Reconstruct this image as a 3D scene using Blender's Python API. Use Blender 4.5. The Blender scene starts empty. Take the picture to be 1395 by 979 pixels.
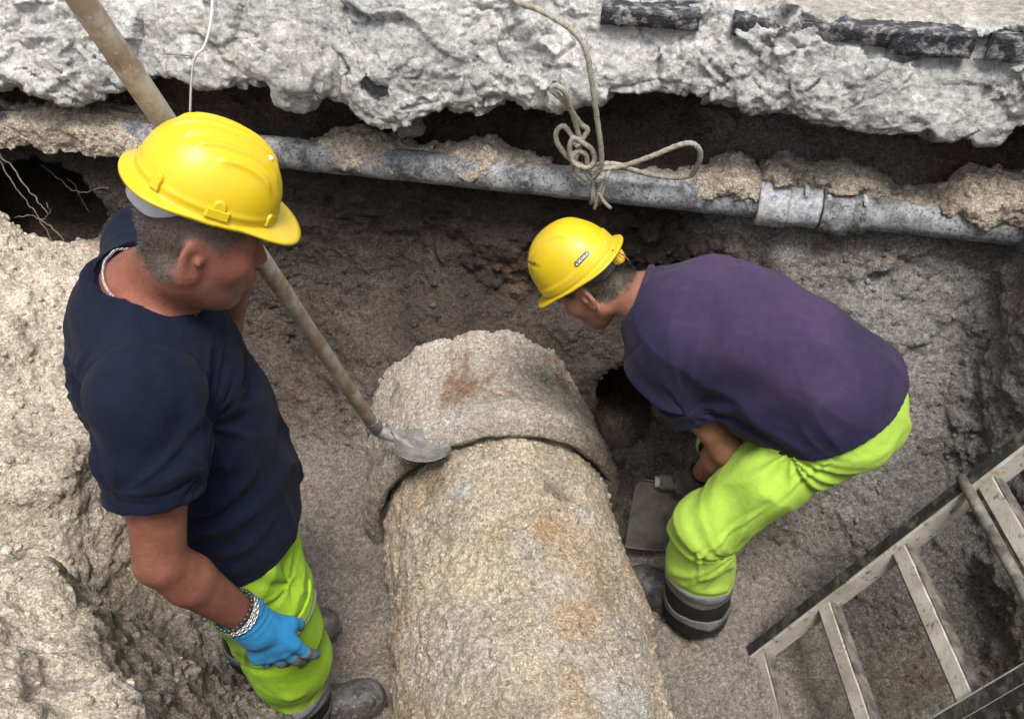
import bpy, math, random
import numpy as np
from mathutils import Vector, Matrix

random.seed(7)
RNG = np.random.RandomState(11)
SC = bpy.context.scene
COL = SC.collection

# ------------------------------------------------------------------ camera
CAM_Z, PITCH, FPX, PCX, PCY = 2.31, math.radians(42.0), 1160.0, 697.5, 489.5
cam_data = bpy.data.cameras.new('camera')
cam = bpy.data.objects.new('camera', cam_data)
COL.objects.link(cam)
cam.location = (0, 0, CAM_Z)
cam.rotation_euler = (math.radians(90) - PITCH, 0, 0)
cam_data.sensor_fit = 'HORIZONTAL'
cam_data.sensor_width = 36.0
cam_data.lens = 36.0 * FPX / 1395.0
cam_data.clip_start, cam_data.clip_end = 0.02, 3000
SC.camera = cam

# ------------------------------------------------------------------ light
SUN_EL, SUN_AZ = math.radians(68), math.radians(168)     # azimuth clockwise from +Y: behind the camera, a little to the right
world = bpy.data.worlds.new('World')
SC.world = world
world.use_nodes = True
wn, wl = world.node_tree.nodes, world.node_tree.links
wn.clear()
sky = wn.new('ShaderNodeTexSky')
sky.sky_type = 'NISHITA'
sky.sun_disc = False
sky.sun_elevation = SUN_EL
sky.sun_rotation = SUN_AZ
sky.air_density, sky.dust_density, sky.ozone_density = 1.0, 4.0, 1.0
hs = wn.new('ShaderNodeHueSaturation')
hs.inputs['Saturation'].default_value = 0.30              # bright overcast: nearly white sky
bg = wn.new('ShaderNodeBackground')
bg.inputs['Strength'].default_value = 0.10
wo = wn.new('ShaderNodeOutputWorld')
wl.new(sky.outputs[0], hs.inputs['Color'])
wl.new(hs.outputs[0], bg.inputs['Color'])
wl.new(bg.outputs[0], wo.inputs['Surface'])

sun_data = bpy.data.lights.new('sun', 'SUN')
sun_data.energy = 1.5
sun_data.angle = math.radians(18)
sun_data.color = (1.0, 0.955, 0.89)
sun = bpy.data.objects.new('sun', sun_data)
COL.objects.link(sun)
_sd = Vector((math.sin(SUN_AZ) * math.cos(SUN_EL), math.cos(SUN_AZ) * math.cos(SUN_EL), math.sin(SUN_EL)))
sun.rotation_euler = _sd.to_track_quat('Z', 'Y').to_euler()
sun.location = _sd * 20

vs = SC.view_settings
vs.view_transform = 'Standard'
vs.look = 'None'
vs.gamma = 1.0
vs.use_curve_mapping = False
vs.exposure = 1.45
SC.cycles.max_bounces = 6
SC.cycles.diffuse_bounces = 4
SC.cycles.use_denoising = True

# ------------------------------------------------------------------ photo geometry
CP, SP = math.cos(PITCH), math.sin(PITCH)
CAMP = np.array([0, 0, CAM_Z])


def ray(px, py):
    a, b = px - PCX, PCY - py
    return np.array([a, FPX * CP + b * SP, b * CP - FPX * SP]) / FPX


def at_z(px, py, z):
    r = ray(px, py)
    return CAMP + r * ((z - CAM_Z) / r[2])


def at_y(px, py, y):
    r = ray(px, py)
    return CAMP + r * (y / r[1])


def at_d(px, py, depth):
    return CAMP + ray(px, py) * depth


# trench frame: s runs along the far wall, n points into it, n = 0 on the grey service pipe
WU = np.array([0.9803, -0.1976, 0.0])
WN = np.array([0.1976, 0.9803, 0.0])
W0 = np.array([0.0, 2.264, 0.0])


def at_n(px, py, n):
    r = ray(px, py)
    return CAMP + r * ((n - np.dot(CAMP - W0, WN)) / np.dot(r, WN))


def sn(P):
    Q = P - W0
    return Q @ WU, Q @ WN


def from_sn(s, n, z):
    p = W0 + WU * s + WN * n
    return np.array([p[0], p[1], z])


# ------------------------------------------------------------------ numpy noise
_perm = RNG.permutation(256).astype(np.int32)
_val = RNG.rand(256).astype(np.float32) * 2 - 1


def vnoise(P, freq, seed=0):
    Q = np.asarray(P, np.float32) * freq + (seed * 17.31 + 100.0)
    i = np.floor(Q).astype(np.int32)
    f = Q - i
    u = f * f * f * (f * (f * 6 - 15) + 10)
    x0, y0, z0 = i[..., 0] & 255, i[..., 1] & 255, i[..., 2] & 255
    x1, y1, z1 = (x0 + 1) & 255, (y0 + 1) & 255, (z0 + 1) & 255
    A0, A1 = _perm[x0], _perm[x1]
    B00, B01 = _perm[(A0 + y0) & 255], _perm[(A0 + y1) & 255]
    B10, B11 = _perm[(A1 + y0) & 255], _perm[(A1 + y1) & 255]
    ux, uy, uz = u[..., 0], u[..., 1], u[..., 2]

    def g(B, z):
        return _val[_perm[(B + z) & 255]]
    a = g(B00, z0) * (1 - ux) + g(B10, z0) * ux
    b = g(B01, z0) * (1 - ux) + g(B11, z0) * ux
    c = g(B00, z1) * (1 - ux) + g(B10, z1) * ux
    d = g(B01, z1) * (1 - ux) + g(B11, z1) * ux
    e = a * (1 - uy) + b * uy
    h = c * (1 - uy) + d * uy
    return e * (1 - uz) + h * uz


def fbm(P, freq, octs=4, seed=0, gain=0.5):
    t, a = 0, 1.0
    for k in range(octs):
        t = t + a * vnoise(P, freq * 2.03 ** k, seed + k)
        a *= gain
    return t


def facets(P, freq, seed=0, want_cell=False):
    """faceted broken-rock noise: every cell carries its own tilted plane; returns height and edge distance"""
    Q = np.asarray(P, np.float32) * freq + seed * 7.7 + 50
    Q = Q + 0.25 * np.stack([vnoise(Q, 1.3, seed + k) for k in range(3)], -1)
    i = np.floor(Q).astype(np.int32)
    best = np.full(Q.shape[:-1], 9.0, np.float32)
    sec = best.copy()
    hgt = np.zeros_like(best)
    cid = np.zeros_like(best)
    for dx in (-1, 0, 1):
        for dy in (-1, 0, 1):
            for dz in (-1, 0, 1):
                c = i + np.array([dx, dy, dz], np.int32)
                h0 = _perm[(_perm[(_perm[c[..., 0] & 255] + c[..., 1]) & 255] + c[..., 2]) & 255]
                r = [_val[(h0 + k * 37) & 255] for k in range(7)]
                pt = c + 0.5 + 0.45 * np.stack(r[:3], -1)
                D = Q - pt
                d2 = (D * D).sum(-1)
                pl = r[3] * D[..., 0] + r[4] * D[..., 1] + r[5] * D[..., 2] + 0.6 * r[6]
                m = d2 < best
                sec = np.where(m, best, np.minimum(sec, d2))
                hgt = np.where(m, pl, hgt)
                cid = np.where(m, r[6], cid)
                best = np.where(m, d2, best)
    edge = np.sqrt(sec) - np.sqrt(best)
    if want_cell:
        return hgt, edge, cid
    return hgt, edge


def sstep(a, b, x):
    t = np.clip((x - a) / (b - a), 0, 1)
    return t * t * (3 - 2 * t)


# ------------------------------------------------------------------ signed distance grids
def smin(a, b, k):
    if k <= 0:
        return np.minimum(a, b)
    h = np.clip(0.5 + 0.5 * (b - a) / k, 0, 1)
    return b * (1 - h) + a * h - k * h * (1 - h)


class Grid:
    def __init__(g, lo, hi, h):
        g.lo = np.array(lo, np.float64)
        g.h = h
        g.n = np.ceil((np.array(hi) - g.lo) / h).astype(int) + 1
        g.D = np.full(tuple(g.n), 0.5, np.float32)
        g.ax = [(g.lo[k] + np.arange(g.n[k]) * h).astype(np.float32) for k in range(3)]

    def box(g, lo, hi):
        a = np.clip(np.floor((np.array(lo) - g.lo) / g.h).astype(int), 0, g.n - 1)
        b = np.clip(np.ceil((np.array(hi) - g.lo) / g.h).astype(int) + 1, 1, g.n)
        sl = tuple(slice(a[k], b[k]) for k in range(3))
        X = g.ax[0][sl[0]][:, None, None]
        Y = g.ax[1][sl[1]][None, :, None]
        Z = g.ax[2][sl[2]][None, None, :]
        return sl, X, Y, Z

    def put(g, pr, k=0.02, op='add'):
        fn, lo, hi = pr
        m = abs(k) + 3 * g.h
        sl, X, Y, Z = g.box(np.array(lo) - m, np.array(hi) + m)
        if min(s.stop - s.start for s in sl) <= 0:
            return
        d = fn(X, Y, Z)
        if op == 'add':
            g.D[sl] = smin(g.D[sl], d, k)
        elif op == 'cut':
            g.D[sl] = -smin(-g.D[sl], d, k)

    def clip(g, fn):
        """keep only where fn <= 0"""
        sl, X, Y, Z = g.box(g.lo, g.lo + g.n * g.h)
        g.D = np.maximum(g.D, np.broadcast_to(fn(X, Y, Z), g.D.shape))

    def mesh(g):
        return surface_nets(g.D, g.lo, g.h)


def surface_nets(D, lo, h):
    S = D < 0
    nx, ny, nz = D.shape
    c = np.zeros((nx - 1, ny - 1, nz - 1), np.uint8)
    for dx in (0, 1):
        for dy in (0, 1):
            for dz in (0, 1):
                c += S[dx:nx - 1 + dx, dy:ny - 1 + dy, dz:nz - 1 + dz]
    act = (c > 0) & (c < 8)
    I = np.argwhere(act)
    idx = np.full(c.shape, -1, np.int32)
    idx[act] = np.arange(len(I), dtype=np.int32)
    cor = [(a, b, e) for a in (0, 1) for b in (0, 1) for e in (0, 1)]
    V = {q: D[I[:, 0] + q[0], I[:, 1] + q[1], I[:, 2] + q[2]] for q in cor}
    acc = np.zeros((len(I), 3))
    cnt = np.zeros(len(I))
    for q in cor:
        for ax in range(3):
            if q[ax] == 0:
                r = list(q)
                r[ax] = 1
                r = tuple(r)
                a, b = V[q], V[r]
                m = (a < 0) != (b < 0)
                t = np.where(m, a / np.where(m, a - b, 1), 0)
                p = np.array(q, float)[None, :].repeat(len(I), 0)
                p[:, ax] += t
                acc[m] += p[m]
                cnt[m] += 1
    verts = (I + acc / cnt[:, None]) * h + lo
    quads = []
    for ax in range(3):
        o1, o2 = (ax + 1) % 3, (ax + 2) % 3
        sa = [slice(None)] * 3
        sb = [slice(None)] * 3
        sa[ax], sb[ax] = slice(0, -1), slice(1, None)
        A, B = S[tuple(sa)], S[tuple(sb)]
        E = np.argwhere(A != B)
        ok = (E[:, o1] > 0) & (E[:, o2] > 0) & (E[:, o1] < D.shape[o1] - 1) & (E[:, o2] < D.shape[o2] - 1)
        E = E[ok]
        if len(E) == 0:
            continue
        flip = A[E[:, 0], E[:, 1], E[:, 2]]

        def cell(d1, d2):
            F = E.copy()
            F[:, o1] -= d1
            F[:, o2] -= d2
            return idx[F[:, 0], F[:, 1], F[:, 2]]
        q = np.stack([cell(1, 1), cell(0, 1), cell(0, 0), cell(1, 0)], 1)
        q[~flip] = q[~flip][:, ::-1]
        quads.append(q)
    return verts, np.concatenate(quads)


def relax(v, q, it=1, lam=0.5):
    e = np.concatenate([q[:, [0, 1]], q[:, [1, 2]], q[:, [2, 3]], q[:, [3, 0]]])
    n = len(v)
    for _ in range(it):
        s = np.stack([np.bincount(e[:, 0], v[e[:, 1], k], n) + np.bincount(e[:, 1], v[e[:, 0], k], n) for k in range(3)], 1)
        c = np.bincount(e[:, 0], minlength=n) + np.bincount(e[:, 1], minlength=n)
        v = v + lam * (s / np.maximum(c, 1)[:, None] - v)
    return v


def subdiv(v, q):
    e = np.stack([q, np.roll(q, -1, 1)], 2).reshape(-1, 2)
    es = np.sort(e, 1).astype(np.int64)
    key = es[:, 0] * len(v) + es[:, 1]
    uk, inv = np.unique(key, return_inverse=True)
    mid = 0.5 * (v[uk // len(v)] + v[uk % len(v)])
    cen = v[q].mean(1)
    em = inv.reshape(-1, 4) + len(v)
    ce = np.arange(len(q)) + len(v) + len(mid)
    nq = [np.stack([q[:, k], em[:, k], ce, em[:, (k + 3) % 4]], 1) for k in range(4)]
    return np.concatenate([v, mid, cen]), np.concatenate(nq)


def normals(v, q):
    n = np.cross(v[q[:, 2]] - v[q[:, 0]], v[q[:, 3]] - v[q[:, 1]])
    N = np.zeros_like(v)
    for k in range(3):
        for j in range(4):
            N[:, k] += np.bincount(q[:, j], n[:, k], len(v))
    return N / np.maximum(np.linalg.norm(N, axis=1), 1e-12)[:, None]


# ------------------------------------------------------------------ scene helpers
def tag(o, label=None, cat=None, group=None, kind=None):
    if label:
        o['label'] = label
    if cat:
        o['category'] = cat
    if group:
        o['group'] = group
    if kind:
        o['kind'] = kind
    return o


def empty(name, loc, label, cat, group=None):
    o = bpy.data.objects.new(name, None)
    COL.objects.link(o)
    o.location = tuple(loc)
    o.empty_display_size = 0.05
    return tag(o, label, cat, group)


def link(name, me, mat, parent=None):
    o = bpy.data.objects.new(name, me)
    COL.objects.link(o)
    if mat is not None:
        me.materials.append(mat)
    if parent is not None:
        o.parent = parent
        if parent.type == 'EMPTY':
            o.matrix_parent_inverse = Matrix.Translation(-Vector(parent.location))
    return o


def mesh_obj(name, v, f, mat, parent=None, col=None, smooth=True):
    me = bpy.data.meshes.new(name)
    v = np.asarray(v, np.float32)
    if isinstance(f, np.ndarray):
        k = f.shape[1]
        me.vertices.add(len(v))
        me.vertices.foreach_set('co', v.ravel())
        me.loops.add(f.size)
        me.loops.foreach_set('vertex_index', f.astype(np.int32).ravel())
        me.polygons.add(len(f))
        me.polygons.foreach_set('loop_start', (np.arange(len(f)) * k).astype(np.int32))
        me.update(calc_edges=True)
    else:
        me.from_pydata([tuple(p) for p in v], [], [tuple(p) for p in f])
        me.update()
    if smooth:
        me.polygons.foreach_set('use_smooth', np.ones(len(me.polygons), bool))
    if col is not None:
        a = me.color_attributes.new('Col', 'FLOAT_COLOR', 'POINT')
        c = np.ones((len(v), 4), np.float32)
        c[:, :3] = col
        a.data.foreach_set('color', c.ravel())
    return link(name, me, mat, parent)


def join(parts):
    vs_, fs_, o = [], [], 0
    for v, f in parts:
        vs_.append(np.asarray(v, float))
        fs_ += [tuple(int(i) + o for i in p) for p in f]
        o += len(v)
    return np.concatenate(vs_), fs_


def catmull(P, n=8, closed=False):
    P = np.asarray(P, float)
    out = []
    m = len(P)
    for i in range(m if closed else m - 1):
        p0 = P[(i - 1) % m] if closed or i > 0 else 2 * P[0] - P[1]
        p1, p2 = P[i], P[(i + 1) % m]
        p3 = P[(i + 2) % m] if closed or i + 2 < m else 2 * P[-1] - P[-2]
        for k in range(n):
            t = k / n
            out.append(0.5 * (2 * p1 + (p2 - p0) * t + (2 * p0 - 5 * p1 + 4 * p2 - p3) * t * t + (3 * p1 - p0 - 3 * p2 + p3) * t ** 3))
    if not closed:
        out.append(P[-1])
    return np.array(out)


def tube(P, r, seg=10, closed=False, twist=0.0, lobes=0, lobe_amp=0.0, lobe_turn=0.0):
    P = np.asarray(P, float)
    n = len(P)
    R = np.broadcast_to(np.asarray(r, float), (n,))
    T = np.roll(P, -1, 0) - np.roll(P, 1, 0)
    if not closed:
        T[0], T[-1] = P[1] - P[0], P[-1] - P[-2]
    T /= np.maximum(np.linalg.norm(T, axis=1), 1e-9)[:, None]
    u = np.cross(T[0], [0.3, 0.2, 0.9])
    u /= np.linalg.norm(u)
    v, f = [], []
    for i in range(n):
        u = u - T[i] * np.dot(u, T[i])
        u /= np.linalg.norm(u)
        w = np.cross(T[i], u)
        for k in range(seg):
            a = 2 * math.pi * k / seg + twist * i
            rr = R[i] * (1 + lobe_amp * abs(math.sin(0.5 * lobes * (a - lobe_turn * i)))) if lobes else R[i]
            v.append(P[i] + rr * (math.cos(a) * u + math.sin(a) * w))
    m = n if closed else n - 1
    for i in range(m):
        for k in range(seg):
            a, b = i * seg + k, i * seg + (k + 1) % seg
            c, d = ((i + 1) % n) * seg + (k + 1) % seg, ((i + 1) % n) * seg + k
            f.append((a, b, c, d))
    if not closed:
        f.append(tuple(range(seg))[::-1])
        f.append(tuple((n - 1) * seg + k for k in range(seg)))
    return np.array(v), f


def unit(v):
    v = np.asarray(v, float)
    return v / np.linalg.norm(v)


# ------------------------------------------------------------------ materials
class NT:
    def __init__(t, name):
        t.m = bpy.data.materials.new(name)
        t.m.use_nodes = True
        t.n, t.l = t.m.node_tree.nodes, t.m.node_tree.links
        t.b = t.n['Principled BSDF']
        tc = t.n.new('ShaderNodeTexCoord')
        t.co = tc.outputs['Object']

    def noise(t, scale, detail=4, rough=0.55, stretch=None, distort=0.0):
        co = t.co
        if stretch:
            mp = t.n.new('ShaderNodeMapping')
            mp.inputs['Scale'].default_value = stretch
            t.l.new(co, mp.inputs['Vector'])
            co = mp.outputs[0]
        x = t.n.new('ShaderNodeTexNoise')
        x.inputs['Scale'].default_value = scale
        x.inputs['Detail'].default_value = detail
        x.inputs['Roughness'].default_value = rough
        x.inputs['Distortion'].default_value = distort
        t.l.new(co, x.inputs['Vector'])
        return x.outputs['Fac']

    def voro(t, scale, feature='F1', out='Distance'):
        x = t.n.new('ShaderNodeTexVoronoi')
        x.feature = feature
        x.inputs['Scale'].default_value = scale
        t.l.new(t.co, x.inputs['Vector'])
        return x.outputs[out]

    def ramp(t, fac, stops):
        r = t.n.new('ShaderNodeValToRGB')
        e = r.color_ramp.elements
        while len(e) < len(stops):
            e.new(0.5)
        for k, (p, c) in enumerate(stops):
            e[k].position = p
            c = (c, c, c) if not hasattr(c, '__len__') else c
            e[k].color = (c[0], c[1], c[2], 1)
        t.l.new(fac, r.inputs[0])
        return r.outputs[0]

    def mix(t, fac, a, b, mode='MIX'):
        x = t.n.new('ShaderNodeMix')
        x.data_type = 'RGBA'
        x.blend_type = mode
        for s, val in ((x.inputs[0], fac), (x.inputs[6], a), (x.inputs[7], b)):
            if hasattr(val, 'is_output'):
                t.l.new(val, s)
            elif hasattr(val, '__len__'):
                s.default_value = (val[0], val[1], val[2], 1)
            else:
                s.default_value = val
        return x.outputs[2]

    def math(t, op, a, b=0.0):
        x = t.n.new('ShaderNodeMath')
        x.operation = op
        for s, val in ((x.inputs[0], a), (x.inputs[1], b)):
            if hasattr(val, 'is_output'):
                t.l.new(val, s)
            else:
                s.default_value = val
        return x.outputs[0]

    def attr(t, name='Col'):
        x = t.n.new('ShaderNodeVertexColor')
        x.layer_name = name
        return x.outputs['Color']

    def bump(t, h, dist, strength=1.0, prev=None):
        x = t.n.new('ShaderNodeBump')
        x.inputs['Distance'].default_value = dist
        x.inputs['Strength'].default_value = strength
        t.l.new(h, x.inputs['Height'])
        if prev is not None:
            t.l.new(prev, x.inputs['Normal'])
        return x.outputs[0]

    def done(t, color, rough=0.8, normal=None, metal=0.0, spec=0.5, sss=0.0, sheen=0.0, coat=0.0):
        def put(s, val):
            if hasattr(val, 'is_output'):
                t.l.new(val, s)
            elif hasattr(val, '__len__'):
                s.default_value = (val[0], val[1], val[2], 1)
            else:
                s.default_value = val
        put(t.b.inputs['Base Color'], color)
        put(t.b.inputs['Roughness'], rough)
        put(t.b.inputs['Metallic'], metal)
        put(t.b.inputs['Specular IOR Level'], spec)
        if normal is not None:
            t.l.new(normal, t.b.inputs['Normal'])
        if sss:
            t.b.inputs['Subsurface Weight'].default_value = sss
            t.b.inputs['Subsurface Radius'].default_value = (0.012, 0.004, 0.002)
            t.b.inputs['Subsurface Scale'].default_value = 0.6
        if sheen:
            t.b.inputs['Sheen Weight'].default_value = sheen
            t.b.inputs['Sheen Roughness'].default_value = 0.5
        if coat:
            t.b.inputs['Coat Weight'].default_value = coat
            t.b.inputs['Coat Roughness'].default_value = 0.15
        return t.m


def m_soil(name):
    t = NT(name)
    c = t.attr()
    g = t.noise(260, 3, 0.6)
    c = t.mix(1.0, c, t.ramp(g, [(0.30, 0.52), (0.50, 0.98), (0.70, 1.42)]), 'MULTIPLY')
    g2 = t.noise(75, 4, 0.6)
    c = t.mix(1.0, c, t.ramp(g2, [(0.34, 0.70), (0.52, 1.0), (0.70, 1.25)]), 'MULTIPLY')
    gr = t.n.new('ShaderNodeTexVoronoi')                      # sand grains and small stones, each its own shade
    gr.inputs['Scale'].default_value = 150
    t.l.new(t.co, gr.inputs['Vector'])
    bw = t.n.new('ShaderNodeRGBToBW')
    t.l.new(gr.outputs['Color'], bw.inputs[0])
    c = t.mix(1.0, c, t.ramp(bw.outputs[0], [(0.15, 0.85), (0.5, 1.10), (0.85, 1.34)]), 'MULTIPLY')
    pit = t.ramp(t.noise(95, 5, 0.75, None, 1.2), [(0.36, 1.0), (0.43, 0.0)])
    c = t.mix(t.math('MULTIPLY', pit, 0.42), c, (0.055, 0.043, 0.034))
    n = t.bump(t.noise(95, 6, 0.75, None, 1.2), 0.012, 1.0)
    n = t.bump(gr.outputs['Distance'], 0.004, -0.6 + 1.6, n)
    n = t.bump(t.noise(420, 3, 0.6), 0.0035, 0.9, n)
    return t.done(c, 0.95, n, spec=0.15)


def m_concrete(name):
    t = NT(name)
    c = t.attr()
    c = t.mix(1.0, c, t.ramp(t.noise(30, 5, 0.65), [(0.30, 0.74), (0.52, 1.0), (0.72, 1.15)]), 'MULTIPLY')
    c = t.mix(1.0, c, t.ramp(t.noise(190, 3, 0.6), [(0.30, 0.76), (0.52, 1.0), (0.70, 1.18)]), 'MULTIPLY')
    ag = t.n.new('ShaderNodeTexVoronoi')                      # aggregate in the broken face
    ag.inputs['Scale'].default_value = 75
    t.l.new(t.co, ag.inputs['Vector'])
    bw = t.n.new('ShaderNodeRGBToBW')
    t.l.new(ag.outputs['Color'], bw.inputs[0])
    c = t.mix(1.0, c, t.ramp(bw.outputs[0], [(0.15, 0.80), (0.5, 1.04), (0.85, 1.22)]), 'MULTIPLY')
    pit = t.ramp(t.noise(38, 6, 0.75, None, 1.0), [(0.34, 1.0), (0.42, 0.0)])
    c = t.mix(t.math('MULTIPLY', pit, 0.45), c, (0.10, 0.09, 0.08))
    sp = t.voro(120)
    c = t.mix(t.ramp(sp, [(0.08, 0.35), (0.18, 0.0)]), c, (0.15, 0.145, 0.14))
    n = t.bump(t.noise(38, 8, 0.75, None, 1.0), 0.020, 1.0)
    n = t.bump(ag.outputs['Distance'], 0.006, 0.7, n)
    n = t.bump(t.noise(230, 4, 0.7), 0.005, 1.0, n)
    return t.done(c, 0.9, n, spec=0.2)


def m_simple(name, col, rough=0.7, spec=0.4, var=0.25, scale=40, bump=0.0, bscale=200, metal=0.0, dirt=None, dirt_amt=0.5, dscale=14):
    t = NT(name)
    c = t.mix(1.0, col, t.ramp(t.noise(scale, 5, 0.6), [(0.3, 1 - var), (0.7, 1 + var)]), 'MULTIPLY')
    if dirt is not None:
        f = t.ramp(t.noise(dscale, 6, 0.7), [(0.5 - 0.25 * dirt_amt, 0.0), (0.72 - 0.2 * dirt_amt, 1.0)])
        c = t.mix(f, c, dirt)
    n = t.bump(t.noise(bscale, 4, 0.6), bump, 0.8) if bump else None
    return t.done(c, rough, n, metal=metal, spec=spec)
# ================================================================== SETTING
M_SOIL = m_soil('soil')
M_CONC = m_concrete('broken_concrete')
TOPZ = 1.545

# ---- trench soil -------------------------------------------------------
GX0, GX1, GY0, GY1 = -2.1, 2.1, 0.0, 3.12
WK_S = np.array([-2.2, -1.3, -0.6, 0.0, 0.5, 0.9, 1.3, 2.2])
WK_Z = np.array([-0.3, 0.0, 0.15, 0.35, 0.6, 0.92, 1.6])
WK = np.array([
    [-0.70, -0.55, -0.45, -0.25, -0.12, -0.07, -0.07],
    [-0.60, -0.50, -0.38, -0.22, -0.08, 0.03, 0.05],
    [-0.50, -0.42, -0.30, -0.14, 0.01, 0.06, 0.08],
    [-0.46, -0.38, -0.26, -0.09, 0.03, 0.07, 0.08],
    [-0.40, -0.30, -0.12, 0.02, 0.06, 0.06, 0.08],
    [-0.60, -0.52, -0.40, -0.22, -0.09, 0.00, 0.05],
    [-0.80, -0.72, -0.56, -0.34, -0.16, 0.03, 0.05],
    [-1.10, -1.05, -0.85, -0.50, -0.22, 0.03, 0.05]])
XE_Y = [0.0, 0.4, 0.69, 0.87, 1.06, 1.25, 1.5, 1.9, 2.4, 3.0]
XE_X = [-0.30, -0.50, -0.66, -0.82, -1.00, -1.08, -1.10, -1.14, -1.26, -1.4]
ZT_Y = [0.0, 0.5, 0.8, 1.02, 1.15, 1.35, 1.9, 2.4, 3.0]
ZT_Z = [1.30, 1.05, 0.90, 0.84, 0.60, 0.72, 0.76, 0.66, 0.66]


def wall_n(s, z):
    """bilinear table: where the far wall stands"""
    i = np.clip(np.searchsorted(WK_S, s) - 1, 0, len(WK_S) - 2)
    j = np.clip(np.searchsorted(WK_Z, z) - 1, 0, len(WK_Z) - 2)
    a = np.clip((s - WK_S[i]) / (WK_S[i + 1] - WK_S[i]), 0, 1)
    b = np.clip((z - WK_Z[j]) / (WK_Z[j + 1] - WK_Z[j]), 0, 1)
    a, b = a * a * (3 - 2 * a), b
    return (WK[i, j] * (1 - a) + WK[i + 1, j] * a) * (1 - b) + (WK[i, j + 1] * (1 - a) + WK[i + 1, j + 1] * a) * b


def lattice(shape, lo, h, cell, seed):
    """separable value noise over a whole grid"""
    r = np.random.RandomState(seed)
    n = [int(math.ceil(shape[k] * h / cell)) + 2 for k in range(3)]
    A = (r.rand(*n) * 2 - 1).astype(np.float32)
    for k in range(3):
        x = np.arange(shape[k]) * h / cell
        i = x.astype(int)
        f = (x - i).astype(np.float32)
        f = f * f * (3 - 2 * f)
        sh = [1, 1, 1]
        sh[k] = -1
        f = f.reshape(sh)
        A = np.take(A, i, axis=k) * (1 - f) + np.take(A, i + 1, axis=k) * f
    return A


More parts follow.
